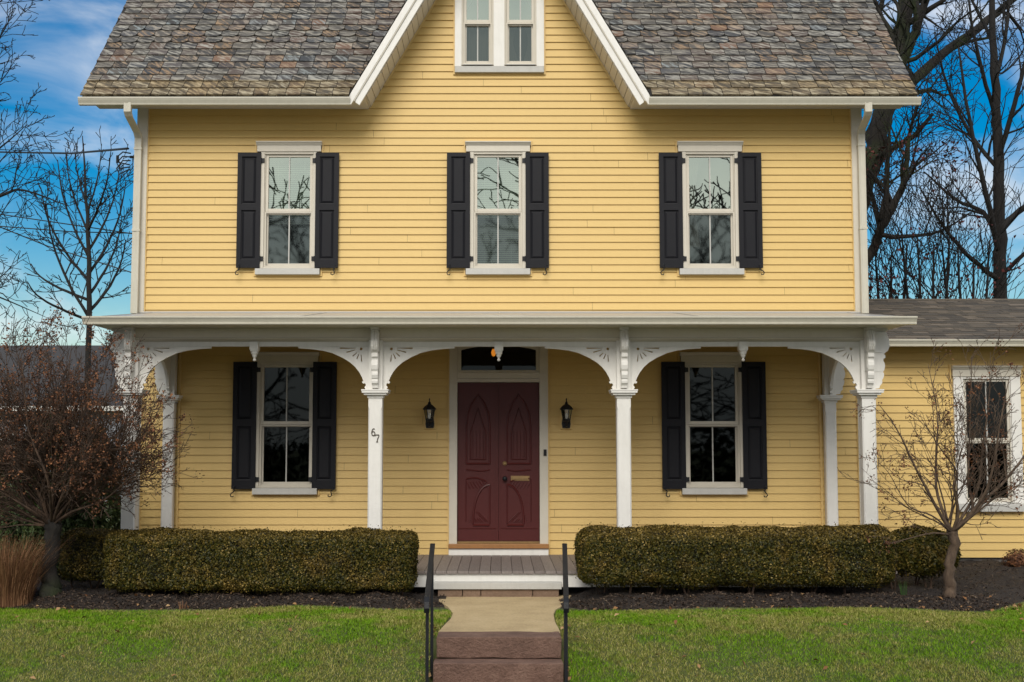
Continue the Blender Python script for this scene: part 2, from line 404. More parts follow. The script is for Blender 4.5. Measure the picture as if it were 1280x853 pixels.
def window(cx, w, zt, zm, zb, gu, gl, lintel_h=.13, sill_h=.085, lw=.43, sw=.43, header=True, trimc='cream', Y=0., lintel_cap=True, side=.05, label=None, screen=True):
    """double hung window: sash width w, head zt, meeting rail zm, foot zb"""
    x0,x1 = cx-w/2, cx+w/2
    mb = MB()                                   # casing with its reveal
    mb.box(x0-side,x0,-.052+Y,.11+Y,zb-.02,zt+.03); mb.box(x1,x1+side,-.052+Y,.11+Y,zb-.02,zt+.03)
    mb.box(x0,x1,-.045+Y,.11+Y,zt,zt+.03); mb.box(x0,x1,-.045+Y,.11+Y,zb-.02,zb)
    # stop beads
    mb.box(x0,x0+.012,-.030+Y,.02+Y,zb,zt); mb.box(x1-.012,x1,-.030+Y,.02+Y,zb,zt)
    win = HB(mb,'window',M[trimc],bevel=.003)
    if label: win['label'] = label
    def sub(mb_,name,m,**k):
        o = mb_.build(name,m,None,**k); o.parent = win; return o
    if header:
        mb = MB(); mb.box(cx-lw,cx+lw,-.062+Y,.0+Y,zt+.031,zt+.031+lintel_h-.045)
        zc = zt+.031+lintel_h-.045
        mb.ext([(-.0+Y,zc+.001),(-.07+Y,zc+.001),(-.078+Y,zc+.012),(-.095+Y,zc+.03),(-.105+Y,zc+.034),(-.105+Y,zc+.048),(-.0+Y,zc+.055)],'x',cx-lw-.012,cx+lw+.012)
        sub(mb,'lintel',M['cream'],bevel=.002)
    mb = MB(); mb.ext([(.0+Y,zb-.021),(-.085+Y,zb-.026),(-.092+Y,zb-.032),(-.092+Y,zb-.021-sill_h),(.0+Y,zb-.021-sill_h)],'x',cx-sw,cx+sw)
    sub(mb,'sill',M['sill'],bevel=.003)
    # yellow channel round the trim
    mb = MB(); top = zt+.031+lintel_h+.012 if header else zt+.05
    e = max(lw,sw)+.012
    bt = zb-.021-sill_h
    for bb in ((cx-e-.018,cx-e,-.034+Y,Y,zt-.02,top+.018),(cx+e,cx+e+.018,-.034+Y,Y,zt-.02,top+.018),(cx-e,cx+e,-.030+Y,Y,top,top+.018),
               (cx-e-.014,cx-e+.004,-.033+Y,Y,bt-.016,zb+.03),(cx+e-.004,cx+e+.014,-.033+Y,Y,bt-.016,zb+.03),(cx-e+.004,cx+e-.004,-.030+Y,Y,bt-.016,bt-.001)):
        mb = MB(); mb.box(*bb); sub(mb,'trim_channel',M['yellow_trim'])
    fw = .036
    mb = MB(); rail_box(mb,x0+.013,x1-.013,zm,zt,fw,-.014+Y,.022+Y,wb=.045); up = sub(mb,'sash',M['cream'],bevel=.003)
    mb = MB(); rail_box(mb,x0+.013,x1-.013,zb,zm-.001,fw,.024+Y,.06+Y,wb=.055,wt=.03); lo = sub(mb,'sash',M['cream'],bevel=.003)
    if screen:
        mb = MB(); rail_box(mb,x0+.012,x1-.012,zb+.004,zm-.004,.014,-.026+Y,-.014+Y); sub(mb,'screen_frame',M['cream'])
    mb = MB(); mb.box(cx-.008,cx+.008,-.006+Y,.008+Y,zm+.045,zt-fw); sub(mb,'muntin',M['sill'])
    mb = MB(); mb.box(cx-.008,cx+.008,.030+Y,.044+Y,zb+.055,zm-.031); sub(mb,'muntin',M['sill'])
    mb = MB(); mb.quad((x0+.04,.009+Y,zm+.04),(x1-.04,.009+Y,zm+.04),(x1-.04,.009+Y,zt-.03),(x0+.04,.009+Y,zt-.03)); sub(mb,'pane',M[gu],fix=False)
    mb = MB(); mb.quad((x0+.04,.046+Y,zb+.05),(x1-.04,.046+Y,zb+.05),(x1-.04,.046+Y,zm-.025),(x0+.04,.046+Y,zm-.025)); sub(mb,'pane',M[gl],fix=False)
    return (x0-side+.01, x1+side-.01, zb-.025, zt+.035), win

open_front = []; 
# upper storey
Tu,Mu,Bu = Z(193,-.03), Z(265,-.03), Z(334,-.03)
ux = [(X(331,265,-.03)+X(392,265,-.03))/2, X(623,265,-.03), (X(857,265,-.03)+X(919,265,-.03))/2]
ux = [-(ux[2]-ux[0])/2-.005, X(622.5,265,-.03), (ux[2]-ux[0])/2+.005]
wlab = ['upper window left of centre with a pale blind', 'upper centre window with half lowered blind', 'upper right window with a bright tree reflection']
upper_w = []
for i,cx in enumerate(ux):
    o,wn_ = window(cx,.655,Tu,Mu,Bu,'glass_up','glass_low',label=wlab[i]); open_front.append(o); upper_w.append(wn_)
# lower storey
Tl,Ml,Bl = Z(456,-.03), Z(531,-.03), Z(608,-.03)
lx = [X(357.5,531,-.03), X(891.5,531,-.03)]
for i,cx in enumerate(lx):
    o,wn_ = window(cx,.70,Tl,Ml,Bl,'glass_dark','glass_dark',lw=.42,sw=.425,label=['ground floor window left of the front door','ground floor window right of the front door'][i]); open_front.append(o)
# gable pair
Mg,Bg = Z(28.5,-.03), Z(80,-.03); Tg = Mg+(Mg-Bg)*.98
gx = [X(597,50,-.03), X(650.5,50,-.03)]
for i,cx in enumerate(gx):
    o,wn_ = window(cx,.40,Tg,Mg,Bg,'glass_up','glass_low',header=False,sill_h=.0,lw=.2,sw=.2,side=.02,label=['left sash of the gable window','right sash of the gable window'][i])
    # channel pieces of this narrow window are hidden under the wide trim
open_front.append((X(572,50,0), X(676,50,0), Bg-.05, Tg+.1))
mb = MB()
gl,gr = X(568.5,50,-.05), X(680,50,-.05); zs = Z(91,-.05)
mb.box(gl,gx[0]-.218,-.058,0,Bg-.04,Tg+.05); mb.box(gx[0]+.218,gx[1]-.218,-.058,0,Bg-.04,Tg+.05); mb.box(gx[1]+.218,gr,-.058,0,Bg-.04,Tg+.05)
mb.box(gl,gr,-.062,0,Tg+.051,Tg+.17)
HB(mb,'gable_window_trim',M['white'],bevel=.003)
mb = MB(); mb.box(gl+.002,gr-.002,-.075,0,zs,Bg-.041); HB(mb,'gable_window_sill',M['sill'],bevel=.003)
for bb in ((gl-.02,gl-.001,-.035,0,zs-.02,Tg+.18),(gr+.001,gr+.02,-.035,0,zs-.02,Tg+.18),(gl-.001,gr+.001,-.032,0,zs-.02,zs-.001)):
    mb = MB(); mb.box(*bb); HB(mb,'trim_channel',M['yellow_trim'])

# door opening
DX0,DX1 = X(561.5,560,-.05), X(685,560,-.05)
ZDT = Z(432,-.05)
open_front.append((DX0+.02, DX1-.02, 0, ZDT+.04))

# front siding up to the gable
def xl(z): return -min(WX, max((ra-.06-z)/slope,0)) if z > ZSOF+.0449 else -WX
def xr(z): return -xl(z)
zbase = Z(692,0)-.03
front = siding('front_wall', xl, xr, zbase, ra-.2, open_front, 0, seed=5); hp(front)
# corner boards, skirt
mb = MB()
cbw = .155
for s in (-1,1):
    a,b_ = sorted((s*(WX-cbw+.02), s*(WX+.012)))
    mb = MB(); mb.box(a,b_,-.04,.10,zbase-.05,ZSOF+.05); HB(mb,'corner_board',M['cream'],bevel=.004)
    a,b_ = sorted((s*(WX-cbw-.012+.02), s*(WX-cbw+.019)))
    mb = MB(); mb.box(a,b_,-.03,.0,zbase,ZSOF+.05); HB(mb,'trim_channel',M['yellow_trim'])
# side and back walls (lapped boards too)
for s in (-1,1):
    mb = MB(); z = zbase; gz_top = ZG1
    xw = s*(WX-.005)
    while z < ZG1+DEPTH/2+.2:
        y0,y1 = .1, DEPTH
        if z > ZG1-.1:
            k = (z-(ZG1-.1)); y0 = max(.1,k-.05); y1 = min(DEPTH, DEPTH-k+.6)
            if y1 <= y0+.1: break
        mb.quad((xw+s*.02,y0,z),(xw+s*.02,y1,z),(xw,y1,z+EXP),(xw,y0,z+EXP)); mb.quad((xw,y0,z),(xw,y1,z),(xw+s*.02,y1,z),(xw+s*.02,y0,z)); z += EXP
    HB(mb,'side_wall',M['yellow'],fix=False)
mb = MB(); mb.box(-WX+.02,WX-.02,DEPTH,DEPTH+.1,0,ZG1+.1); HB(mb,'back_wall',M['yellow'])
mb = MB(); mb.box(-WX+.03,WX-.03,.03,DEPTH-.05,-.3,zbase+.06); HB(mb,'foundation',M['foundation'])
# floors, partitions and room walls seen through the glass
mb = MB()
Zf2 = Z(392,0)-.3
mb.box(-WX+.04,WX-.04,.14,DEPTH-.1,Zf2,Zf2+.2); mb.box(-WX+.04,WX-.04,.14,DEPTH-.1,ZSOF+.02,ZSOF+.12)
mb.box(-WX+.04,WX-.04,3.0,3.1,ZD+.1,ZSOF)
mb.box(-1.3,-1.2,.14,3,ZD,ZSOF); mb.box(1.2,1.3,.14,3,ZD,ZSOF)
mb.box(-1.5,1.5,2.2,2.3,ZSOF+.12,ra-1.0)
HB(mb,'room_walls',M['interior'])

# ---- slate main roof (both slopes), cut by the front gable
YE = -.66; ZE = Z(120,-.62)-.008                  # slate drip edge
RIDGE_Y = DEPTH/2; PIT = R(45.5); RZ = ZE+(RIDGE_Y-YE)*math.tan(PIT)
RX = (X(1148,121,YE)-X(99,121,YE))/2
L = (RIDGE_Y-YE)/math.cos(PIT)
def roofpt(x, s, lift=0, side=-1):
    y = YE+s*math.cos(PIT)-lift*math.sin(PIT); z = ZE+s*math.sin(PIT)+lift*math.cos(PIT)
    return (x, y, z) if side < 0 else (x, 2*RIDGE_Y-y, z)
def ingable(x, s):
    y = YE+s*math.cos(PIT); z = ZE+s*math.sin(PIT)
    return z < zrake(x)+.03
mb = MB(); ex = .178; row = 0; s = 0.0
while s < L-.02:
    x = -RX+rnd.uniform(0,.18)-.1
    scal = row in (8,9,10,22,23,24)
    xs = []
    while x < RX:
        w = rnd.uniform(.19,.27) if not scal else .235
        xs.append((x,x+w)); x += w
    for (p,q) in xs:
        p2,q2 = max(p,-RX), min(q,RX)
        if q2-p2 < .03: continue
        g = .004; jit = rnd.uniform(-.006,.006)
        lift0 = .020+rnd.uniform(0,.007); lift1 = lift0+rnd.uniform(-.004,.004)
        st = s+ex+.03
        mid = (p2+q2)/2
        half = (q2-p2)/2-g
        # sawn against the gable roof
        if ingable(mid, s+ex*.5): continue
        for side in (-1,1):
            if side > 0 and row % 1: continue
            if not scal or q2-p2 < .18:
                bt = [(mid-half, s+jit),(mid+half, s+jit+rnd.uniform(-.004,.004))]
                if rnd.random() < .12: bt = [(mid-half,s+jit+rnd.uniform(0,.02)),(mid-half*.4,s+jit),(mid+half,s+jit)]
            else:
                bt = [(mid-half,s+.055),(mid-half*.72,s+.018),(mid-half*.38,s),(mid+half*.38,s),(mid+half*.72,s+.018),(mid+half,s+.055)]
            n = len(bt)
            A = [roofpt(bx,bs,lift0+(lift1-lift0)*(i/(n-1)),side) for i,(bx,bs) in enumerate(bt)]
            B = [roofpt(mid+half,st,.003,side),roofpt(mid-half,st,.003,side)]
            C = [roofpt(bx,bs,0,side) for bx,bs in bt]
            k = len(mb.v); mb.v += A+B+C
            mb.f.append(tuple(range(k,k+n+2)))
            for i in range(n-1): mb.f.append((k+n+2+i,k+n+2+i+1,k+i+1,k+i))
    s += ex; row += 1
HB(mb,'slate_roof',M['slate'],fix=False)
mb = MB()                                        # boarding under the slates
zm_ = (ra-ZE); smeet = zm_/math.sin(PIT); xe = (ra-ZE)/slope
for sg in (-1,1):
    P = [(sg*RX,.0),(sg*xe,.0),(0,min(smeet,L)),(0,L),(sg*RX,L)]
    mb.quad(*[roofpt(x,s_,-.002) for x,s_ in P]); mb.quad(*[roofpt(x,s_,-.05) for x,s_ in P])
mb.quad(roofpt(-RX,0,0,1),roofpt(RX,0,0,1),roofpt(RX,L,0,1),roofpt(-RX,L,0,1))
HB(mb,'roof_boarding',M['dark'],fix=False)
mb = MB()                                        # verge boards at both gable ends
for sg in (-1,1):
    x0_,x1_ = sorted((sg*(RX-.03), sg*(RX-.005)))
    for side in (-1,1):
        P = [roofpt(0,.1,-.004,side),roofpt(0,L,-.004,side),roofpt(0,L,-.16,side),roofpt(0,.1,-.16,side)]
        mb.ext([(p[1],p[2]) for p in P],'x',x0_,x1_)
HB(mb,'verge_board',M['cream'])
mb = MB()                                        # ridge tiles
mb.tube([(-RX,RIDGE_Y,RZ+.01),(RX,RIDGE_Y,RZ+.01)],.07,8); HB(mb,'ridge_cap',M['slate'])

# eave boxes, gutters
ge = .02
xin = (ra-ZG1+.0)/slope
xout_l, xout_r = X(108,133,-.54), X(1141,133,-.54)
for sg in (-1,1):
    xo = abs(xout_l) if sg < 0 else xout_r
    a,b_ = sorted((sg*(ra-dzr-ZSOF)/slope, sg*xo))
    mb = MB(); mb.box(a,b_,YF+.021,-.001,ZSOF,ZSOF+.05); a,b_ = sorted((sg*(xin-.02), sg*xo)); mb.box(a,b_,YF,YF+.02,ZG0+.012,ZG1-.01); HB(mb,'eave_soffit',M['cream'],bevel=.003)
    a,b_ = sorted((sg*(xin-.03), sg*X(1152,125,YG)))
    zt_,zb_ = ZG1,ZG0
    prof = [(YF-.001,zt_+.0),(YF-.001,zb_),(YG+.035,zb_),(YG+.03,zb_+.02),(YG+.008,zt_-.035),(YG+.004,zt_-.022),(YG,zt_-.018),(YG,zt_),(YG+.014,zt_),(YG+.014,zt_-.012),(YG+.045,zb_+.015),(YF-.012,zb_+.012),(YF-.012,zt_)]
    mb = MB(); mb.ext(prof,'x',a,b_); HB(mb,'gutter',M['gutter'])
# snow hooks: small curled metal straps on the gutter
mb = MB()
for px in (181,268,346,414,850,930,1010,1090):
    p = W(px,119,-.60); mb = MB()
    mb.tube([p+Vector((0,-.03,-.03)),p+Vector((.01,-.01,.03)),p+Vector((.035,.03,.06)),p+Vector((.05,.07,.09))],.006,5); HB(mb,'gutter_strap',M['metal_roof'])

# ---- front gable roof slab, rake boards, soffit panels
xb = (ra-Z(116,YR))/slope                      # lower end of the outer line
zlow = Z(131,YR)
for sg in (-1,1):
    # outer strip, inner strip, groove between them
    def band(name, o0, o1, y0, y1, m):
        """strip between vertical drops o0 and o1 below the outer rake line, cut level at the gutter"""
        mb = MB()
        def at(drop, z): return (ra-drop-z)/slope
        apex0,apex1 = ra-o0, ra-o1
        zc = zlow
        P = [(0,apex0),(sg*at(o0,ZG1+.0),ZG1+.0),(sg*at(o0+.0,ZG1),zc+.035),(sg*(at(o1,zc) if at(o1,zc) > 0 else 0),zc),(0,apex1)]
        mb.ext(P,'y',y0,y1); return HB(mb,name,m,bevel=.003)
    band('rake_board',0,dzr*.46,YR,YR+.05,M['white'])
    band('rake_board',dzr*.46+.003,dzr,YR+.022,YR+.06,M['white'])
    mb = MB(); k1 = dzr*.50                       # quarter-round bead between the strips
    p0 = Vector((0,YR+.014,ra-k1)); p1 = Vector((sg*(ra-k1-zlow-.05)/slope,YR+.014,zlow+.05))
    mb.tube([p0,p1],.011,8); HB(mb,'rake_bead',M['cream'])
    # slab body behind the boards
    mb = MB()
    zq = ZSOF-.004; P = [(0,ra-.004),(sg*(ra-.004-zq)/slope,zq),(sg*(ra-dzr+.01-zq)/slope,zq),(0,ra-dzr+.01)]
    mb.ext(P,'y',YR+.061,(ra-ZE)/math.tan(PIT)+YE+.2); HB(mb,'gable_roof',M['cream'])
    mb = MB(); d = Vector((sg*math.cos(GA),0,-math.sin(GA))); nrm = Vector((-sg*math.sin(GA),0,-math.cos(GA)))
    st = Vector((0,0,ra-dzr+.008)); Lr = ((ra-dzr-ZSOF)/slope)/math.cos(GA)-.012
    t = 0
    while t < Lr:
        t2 = min(t+.122,Lr)
        A = st+d*(t+.003); B = st+d*(t2-.003)
        P = [A,B,B+nrm*.012,A+nrm*.012]
        mb.ext([(p.x,p.z) for p in P],'y',YR+.062,-.001); t += .128
    HB(mb,'rake_soffit',M['cream'])
    mb = MB(); A = st+nrm*.013; B = st+d*(Lr-.35)+nrm*.013   # yellow channel where wall meets soffit
    P = [A,B,B+nrm*.022,A+nrm*.022]; mb.ext([(p.x,p.z) for p in P],'y',-.034,-.0245); HB(mb,'trim_channel',M['yellow_trim'])
    mb = MB()                                    # slates on the gable roof
    t = 0; up = Vector((sg*math.sin(GA),0,math.cos(GA))); s0 = Vector((0,0,ra))
    Lo = ((ra-ZG1)/slope)/math.cos(GA)-.12
    while t < Lo:
        y = YR
        ymax = (zrake(0)-t*math.sin(GA)-ZE)/math.tan(PIT)+YE+.05
        while y < ymax:
            w = rnd.uniform(.19,.27)
            A = s0+d*t+up*.004; B = s0+d*(t+.19)+up*.022
            mb.quad((A.x,y,A.z),(A.x,y+w-.005,A.z),(B.x,y+w-.005,B.z),(B.x,y,B.z))
            C = s0+d*(t+.19)+up*.004; mb.quad((B.x,y,B.z),(B.x,y+w-.005,B.z),(C.x,y+w-.005,C.z),(C.x,y,C.z)); y += w
        t += .178
    HB(mb,'gable_slates',M['slate'],fix=False)

# ---- downspouts
def downspout(pts, zend, nm='downspout'):
    mb = MB()
    for i,(p,q) in enumerate(zip(pts[:-1],pts[1:])): pass
    w,dp = .047,.035; n = len(mb.v)
    P = [Vector(p) for p in pts]
    for p in P:
        for (a,b_) in ((-w,-dp),(-w*.33,-dp*.8),(w*.33,-dp),(w,-dp),(w,dp),(-w,dp)): mb.v.append((p.x+a,p.y+b_,p.z))
    for i in range(len(P)-1):
        for j in range(6):
            q = (j+1)%6; mb.f.append((n+i*6+j,n+i*6+q,n+(i+1)*6+q,n+(i+1)*6+j))
    o = HB(mb,nm,M['gutter'],bevel=.004)
    return o
lt = W(160,131,-.60); lb = W(173.5,170,-.09)
zpr = Z(391,0)
def ds(top, low, end):
    pts = [(top.x,top.y,top.z+.03),(top.x,top.y,top.z-.10)]
    for k in (.12,.5,.88): pts.append((top.x+(low.x-top.x)*k, top.y+(low.y-top.y)*k, top.z-.13+(low.z-top.z+.13)*k))
    pts += [(low.x,low.y,low.z-.04),(end.x,low.y,end.z)]
    d_ = downspout(pts,0)
    for f in (.02,.5):
        zz = low.z-.15+(end.z-low.z+.1)*f
        mb = MB(); mb.box(low.x-.053,low.x+.053,low.y-.041,low.y+.045,zz,zz+.03)
        s_ = mb.build('strap',M['gutter'],None); s_.parent = d_
ds(W(160,131,-.60), W(173.5,170,-.085), W(168,392,-.085))
ds(W(1085,131,-.60), W(1076,165,-.085), W(1081,392,-.085))

# ================================================================== shutters
def make_shutter(name, w, h, zmid):
    """raised two-panel shutter, origin at bottom centre, front to -y"""
    st = .058; rt = .055; rb = .115; rm = .085
    z1,z2 = zmid-rm/2, zmid+rm/2
    out = [(-w/2,0),(w/2,0),(w/2,h),(-w/2,h)]
    h1 = [(-w/2+st,rb),(w/2-st,rb),(w/2-st,z1),(-w/2+st,z1)]; h2 = [(-w/2+st,z2),(w/2-st,z2),(w/2-st,h-rt),(-w/2+st,h-rt)]
    me = plate(out,[h1,h2],.034)
    me.transform(Matrix.Rotation(R(90),4,'X')); me.transform(Matrix.Translation((0,-.017,0)))
    bm = bmesh.new(); bm.from_mesh(me)
    for (a,b_,c,d_) in ((-w/2+st,w/2-st,rb,z1),(-w/2+st,w/2-st,z2,h-rt)):
        lv = [(0,-.014),(.012,-.012),(.04,-.026)]
        rings = []
        for ins,y in lv:
            rings.append([bm.verts.new(p) for p in ((a+ins,y,c+ins),(b_-ins,y,c+ins),(b_-ins,y,d_-ins),(a+ins,y,d_-ins))])
        for r0,r1 in zip(rings[:-1],rings[1:]):
            for i in range(4): bm.faces.new((r0[i],r0[(i+1)%4],r1[(i+1)%4],r1[i]))
        bm.faces.new(rings[-1])
    bmesh.ops.recalc_face_normals(bm,faces=bm.faces)
    bm.to_mesh(me); bm.free(); me.materials.clear(); me.materials.append(M['shutter'])
    for p in me.polygons: p.use_smooth = False
    return me
ZU0,ZU1 = Z(335,-.07), Z(191,-.07); ZL0,ZL1 = Z(611.5,-.07), Z(452.5,-.07)
SW = .312
mesh_u = make_shutter('shutter',SW,ZU1-ZU0,Z(259,-.07)-ZU0)
mesh_l = make_shutter('shutter',SW,ZL1-ZL0,Z(529,-.07)-ZL0)
def hinge_mesh(side):
    mb = MB(); a,b_ = sorted((side*.0,side*.045)); mb.box(a,b_,-.052,-.03,-.03,.03); mb.tube([(side*.004,-.056,-.034),(side*.004,-.056,.034)],.009,6)
    o = mb.build('h',M['iron']); me = o.data; bpy.data.objects.remove(o); return me
hm = {s:hinge_mesh(s) for s in (-1,1)}
mb = MB()                                        # S-shaped shutter dog
pts = [(.0,-.075,.045),(.022,-.08,.06),(.032,-.08,.04),(.012,-.08,.022),(-.006,-.08,.004),(.0,-.08,-.02),(.018,-.08,-.038),(.026,-.08,-.062),(.008,-.08,-.085),(-.016,-.08,-.080),(-.018,-.08,-.062)]
mb.tube(pts,.0075,6); mb.tube([(0,-.08,0),(0,.0,0)],.007,6)
o = mb.build('d',M['iron'],smooth=True); dogm = o.data; bpy.data.objects.remove(o)
def shutter(cx, z0, me, inner, h):
    s_ = hp(link('shutter',me)); s_.location = (cx,-.045,z0); 
    s_.matrix_parent_inverse = Matrix.Translation((0,0,-.28))
    s_.rotation_euler = (0,0,rnd.uniform(-.012,.012))
    for zz in (.125,h-.105):
        k = link('hinge',hm[inner],s_); k.location = (inner*SW/2-inner*.0,.030,zz)
    k = link('shutter_dog',dogm,s_); k.location = (-inner*(SW/2-.045),.0,-.02); k.scale = (-inner,1,1); k.rotation_euler = (0,R(rnd.uniform(-25,25)),0)
for cx,(pl,pr) in zip(ux,((311,408.7),(573,671.5),(838.7,937.8))):
    shutter(X(pl,263,-.06),ZU0,mesh_u,1,ZU1-ZU0); shutter(X(pr,263,-.06),ZU0,mesh_u,-1,ZU1-ZU0)
for cx,(pl,pr) in zip(lx,((305.5,405.5),(842,943))):
    shutter(X(pl,531,-.06),ZL0,mesh_l,1,ZL1-ZL0); shutter(X(pr,531,-.06),ZL0,mesh_l,-1,ZL1-ZL0)

# ================================================================== door
zth = Z(677,-.02); zdt = Z(478,-.02); dx0,dx1 = X(571.5,577,-.02), X(674.5,577,-.02); dcx = (dx0+dx1)/2
ztr0,ztr1 = Z(463,-.02), Z(434.5,-.02)
mb = MB()
mb.box(DX0,dx0,-.05,.12,zth-.08,ZDT+.08); mb.box(dx1,DX1,-.05,.12,zth-.08,ZDT+.08)
mb.box(dx0,dx1,-.035,.12,zdt,zdt+.05); mb.box(dx0,dx1,-.055,.12,zdt+.051,ztr0-.03); mb.box(dx0,dx1,-.03,.12,ztr0-.029,ztr0)
mb.box(dx0,dx1,-.045,.12,ztr1+.045,ZDT+.08)
frame = HB(mb,'door_frame',M['cream'],bevel=.004)
def fsub(mb_,name,m,par,**k):
    o = mb_.build(name,m,None,**k); o.parent = par; return o
# arched transom surround
n = 16; tx0,tx1 = X(576.5,450,-.02), X(670,450,-.02)
arc = [(tx0+(tx1-tx0)*i/n, (ztr1-.035)+.065*math.sin(math.pi*i/n)**.8) for i in range(n+1)]
for (a,b_) in zip(arc[:-1],arc[1:]): pass
mb = MB()
for a,b_ in zip(arc[:-1],arc[1:]): mb.ext([a,b_,(b_[0],ztr1+.0449),(a[0],ztr1+.0449)],'y',-.02,.05)
mb.box(dx0+.0005,tx0,-.02,.05,ztr0+.0005,ztr1+.044); mb.box(tx1,dx1-.0005,-.02,.05,ztr0+.0005,ztr1+.044)
fsub(mb,'transom_frame',M['cream'],frame)
mb = MB(); mb.quad((tx0-.01,.02,ztr0-.01),(tx1+.01,.02,ztr0-.01),(tx1+.01,.02,ztr1+.04),(tx0-.01,.02,ztr1+.04)); fsub(mb,'transom_pane',M['glass_dark'],frame,fix=False)
for bb in ((DX0-.02,DX0-.001,-.036,0,ZD,ZDT+.1),(DX1+.001,DX1+.02,-.036,0,ZD,ZDT+.1)):
    mb = MB(); mb.box(*bb); fsub(mb,'trim_channel',M['yellow_trim'],frame)
mb = MB(); mb.box(DX0-.005,DX1+.005,-.13,.1,Z(686,-.13),Z(680.5,-.13)); fsub(mb,'threshold',M['wood_sill'],frame,bevel=.006)
mb = MB(); mb.box(DX0,DX1,-.10,.1,ZD-.02,Z(686,-.13)-.002); fsub(mb,'door_sill',M['white'],frame)
mb = MB(); mb.box(dx0,dx1,-.01,.1,Z(680.5,-.13)+.001,zth); fsub(mb,'weather_strip',M['brass'],frame)
door = hp(empty('front_door',(dcx,.02,zth))); door.matrix_parent_inverse = Matrix.Translation((0,0,-.28)); door['label'] = 'dark red double door with carved lower panels'
DW = (dx1-dx0)/2; DH = zdt-zth
def door_leaf(sg):
    """one leaf in door space: x from the meeting line outward (0..DW), front at y=0"""
    mb = MB()
    def m_(x): return sg*x
    a,b_ = sorted((m_(.004),m_(DW-.004))); mb.box(a,b_,.0,.045,.004,DH-.004)
    def bead(pts,r=.009): mb.tube([(m_(x),-.004,z) for x,z in pts],r*1.25,6)
    # meeting astragal
    if sg < 0: mb.box(-.03,.0,-.016,0,.004,DH-.004)
    else: mb.box(.004,.022,-.008,0,.004,DH-.004)
    k = DH/199.0                                  # metres per photo pixel of door height
    lx0,lx1 = .115,.425
    # upper tall panel with pointed head
    zt_ = DH-.16; zb_ = 87*k
    hd = [(lx0,zt_-.42),(lx0+.02,zt_-.25),(lx0+.07,zt_-.12),((lx0+lx1)/2,zt_),(lx1-.07,zt_-.12),(lx1-.02,zt_-.25),(lx1,zt_-.42)]
    bead([(lx0,zb_+.10)]+hd+[(lx1,zb_+.10)],.011); bead([(lx0,zb_+.10),(lx1,zb_+.10)],.011)
    ix0,ix1 = lx0+.055,lx1-.055
    bead([(ix0,zb_+.16),(ix0,zt_-.50),((ix0+ix1)/2,zt_-.18),(ix1,zt_-.50),(ix1,zb_+.16),(ix0,zb_+.16)],.008)
    for xx in np.linspace(ix0+.03,ix1-.03,4): bead([(xx,zb_+.18),(xx,zt_-.48)],.004)
    bead([(lx0,zb_+.02),(lx0+.1,zb_+.0),(lx1,zb_+.02)],.007)
    # carved lower panel: quarter arch leaning to the meeting stile
    z0 = 20*k; z1 = 78*k; px_ = .0106
    hinge = [(.42,z1-.005),(.36,z1+.006),(.28,z1+.006),(.2,z1-.02),(.155,z1-.045)]
    bead(hinge,.009)
    q = [( .35 - .23*math.sin(t)*1.0, z0+.02+ (z1-z0-.10)*(math.sin(t)) ) for t in np.linspace(0,math.pi/2,9)]
    q = [(.115+.22*math.cos(t), z0+.02+(z1-z0-.10)*math.sin(t)**.9) for t in np.linspace(0,math.pi/2,10)]
    bead(q,.012); bead([(.115,z0+.02),(.115,z1-.075)],.009); bead([(.115,z0),(.335,z0)],.012)
    bead([(.43,z0+.05),(.43,z1-.01)],.006)
    # diagonal reeding
    for i in range(6):
        x0_ = .135+i*.033; bead([(x0_,z0+.04+i*.004),(min(x0_+.13,.30),z0+.04+.13+i*.004)] if x0_ < .2 else [(x0_,z0+.035),(min(x0_+.05,.315),z0+.085)],.005)
    for i in range(6):
        t = i/5; xa = .22+.2*t; za = z1-.03-.02*t
        bead([(xa,za),(xa-.07+.02*t,za-.09)],.005)
    for i in range(5):                            # small carved beads along the band
        for (bx,bz) in ((.17+.022*i,z1-.055-.024*i),(.335+.013*i,z0+.16-.03*i)):
            mb.box(m_(bx)-.006,m_(bx)+.006,-.014,0,bz-.006,bz+.006)
    # bottom rail line
    bead([(.03,z0-.045),(DW-.03,z0-.045)],.004)
    o = mb.build('door_leaf',M['door'],door); return o
door_leaf(-1); door_leaf(1)
k_ = DH/199
mb = MB(); c = (.085,0,(677-599)*k_)
for i in range(1): 
    prof = [(.0,-.07),(.02,-.068),(.03,-.058),(.031,-.045),(.022,-.032),(.011,-.024),(.011,-.008),(.03,-.006),(.032,0)]
    n0 = len(mb.v)
    for r_,y in prof:
        for j in range(14):
            t = 2*math.pi*j/14; mb.v.append((c[0]+r_*math.cos(t),y,c[2]+r_*math.sin(t)))
    for a in range(len(prof)-1):
        for j in range(14):
            q = (j+1)%14; mb.f.append((n0+a*14+j,n0+a*14+q,n0+(a+1)*14+q,n0+(a+1)*14+j))
mb.build('door_knob',M['iron'],door,smooth=True)
mb = MB(); cz = (677-580)*k_
ring = [(c[0]+.024*math.cos(t),-.012,cz+.024*math.sin(t)) for t in np.linspace(0,2*math.pi,15)]; mb.tube(ring,.006,6); mb.tube([(c[0],0,cz),(c[0],-.014,cz)],.016,10)
mb.build('door_lock',M['brass'],door)
mb = MB(); mz = (677-599)*k_; mx0,mx1 = X(638.5,600,.0)-dcx, X(662,600,.0)-dcx
mb.box(mx0,mx1,-.010,0,mz-.03,mz+.035); mb.box(mx0+.018,mx1-.018,-.016,-.011,mz-.016,mz+.02); mb.build('mail_slot',M['brass'],door,bevel=.003)
mb = MB(); p = W(681.3,566,-.05); mb.box(p.x-.02,p.x+.02,-.068,-.0505,p.z-.042,p.z+.042); mb.box(p.x-.010,p.x+.010,-.074,-.0685,p.z-.03,p.z-.008); fsub(mb,'doorbell',M['iron'],frame,bevel=.004)

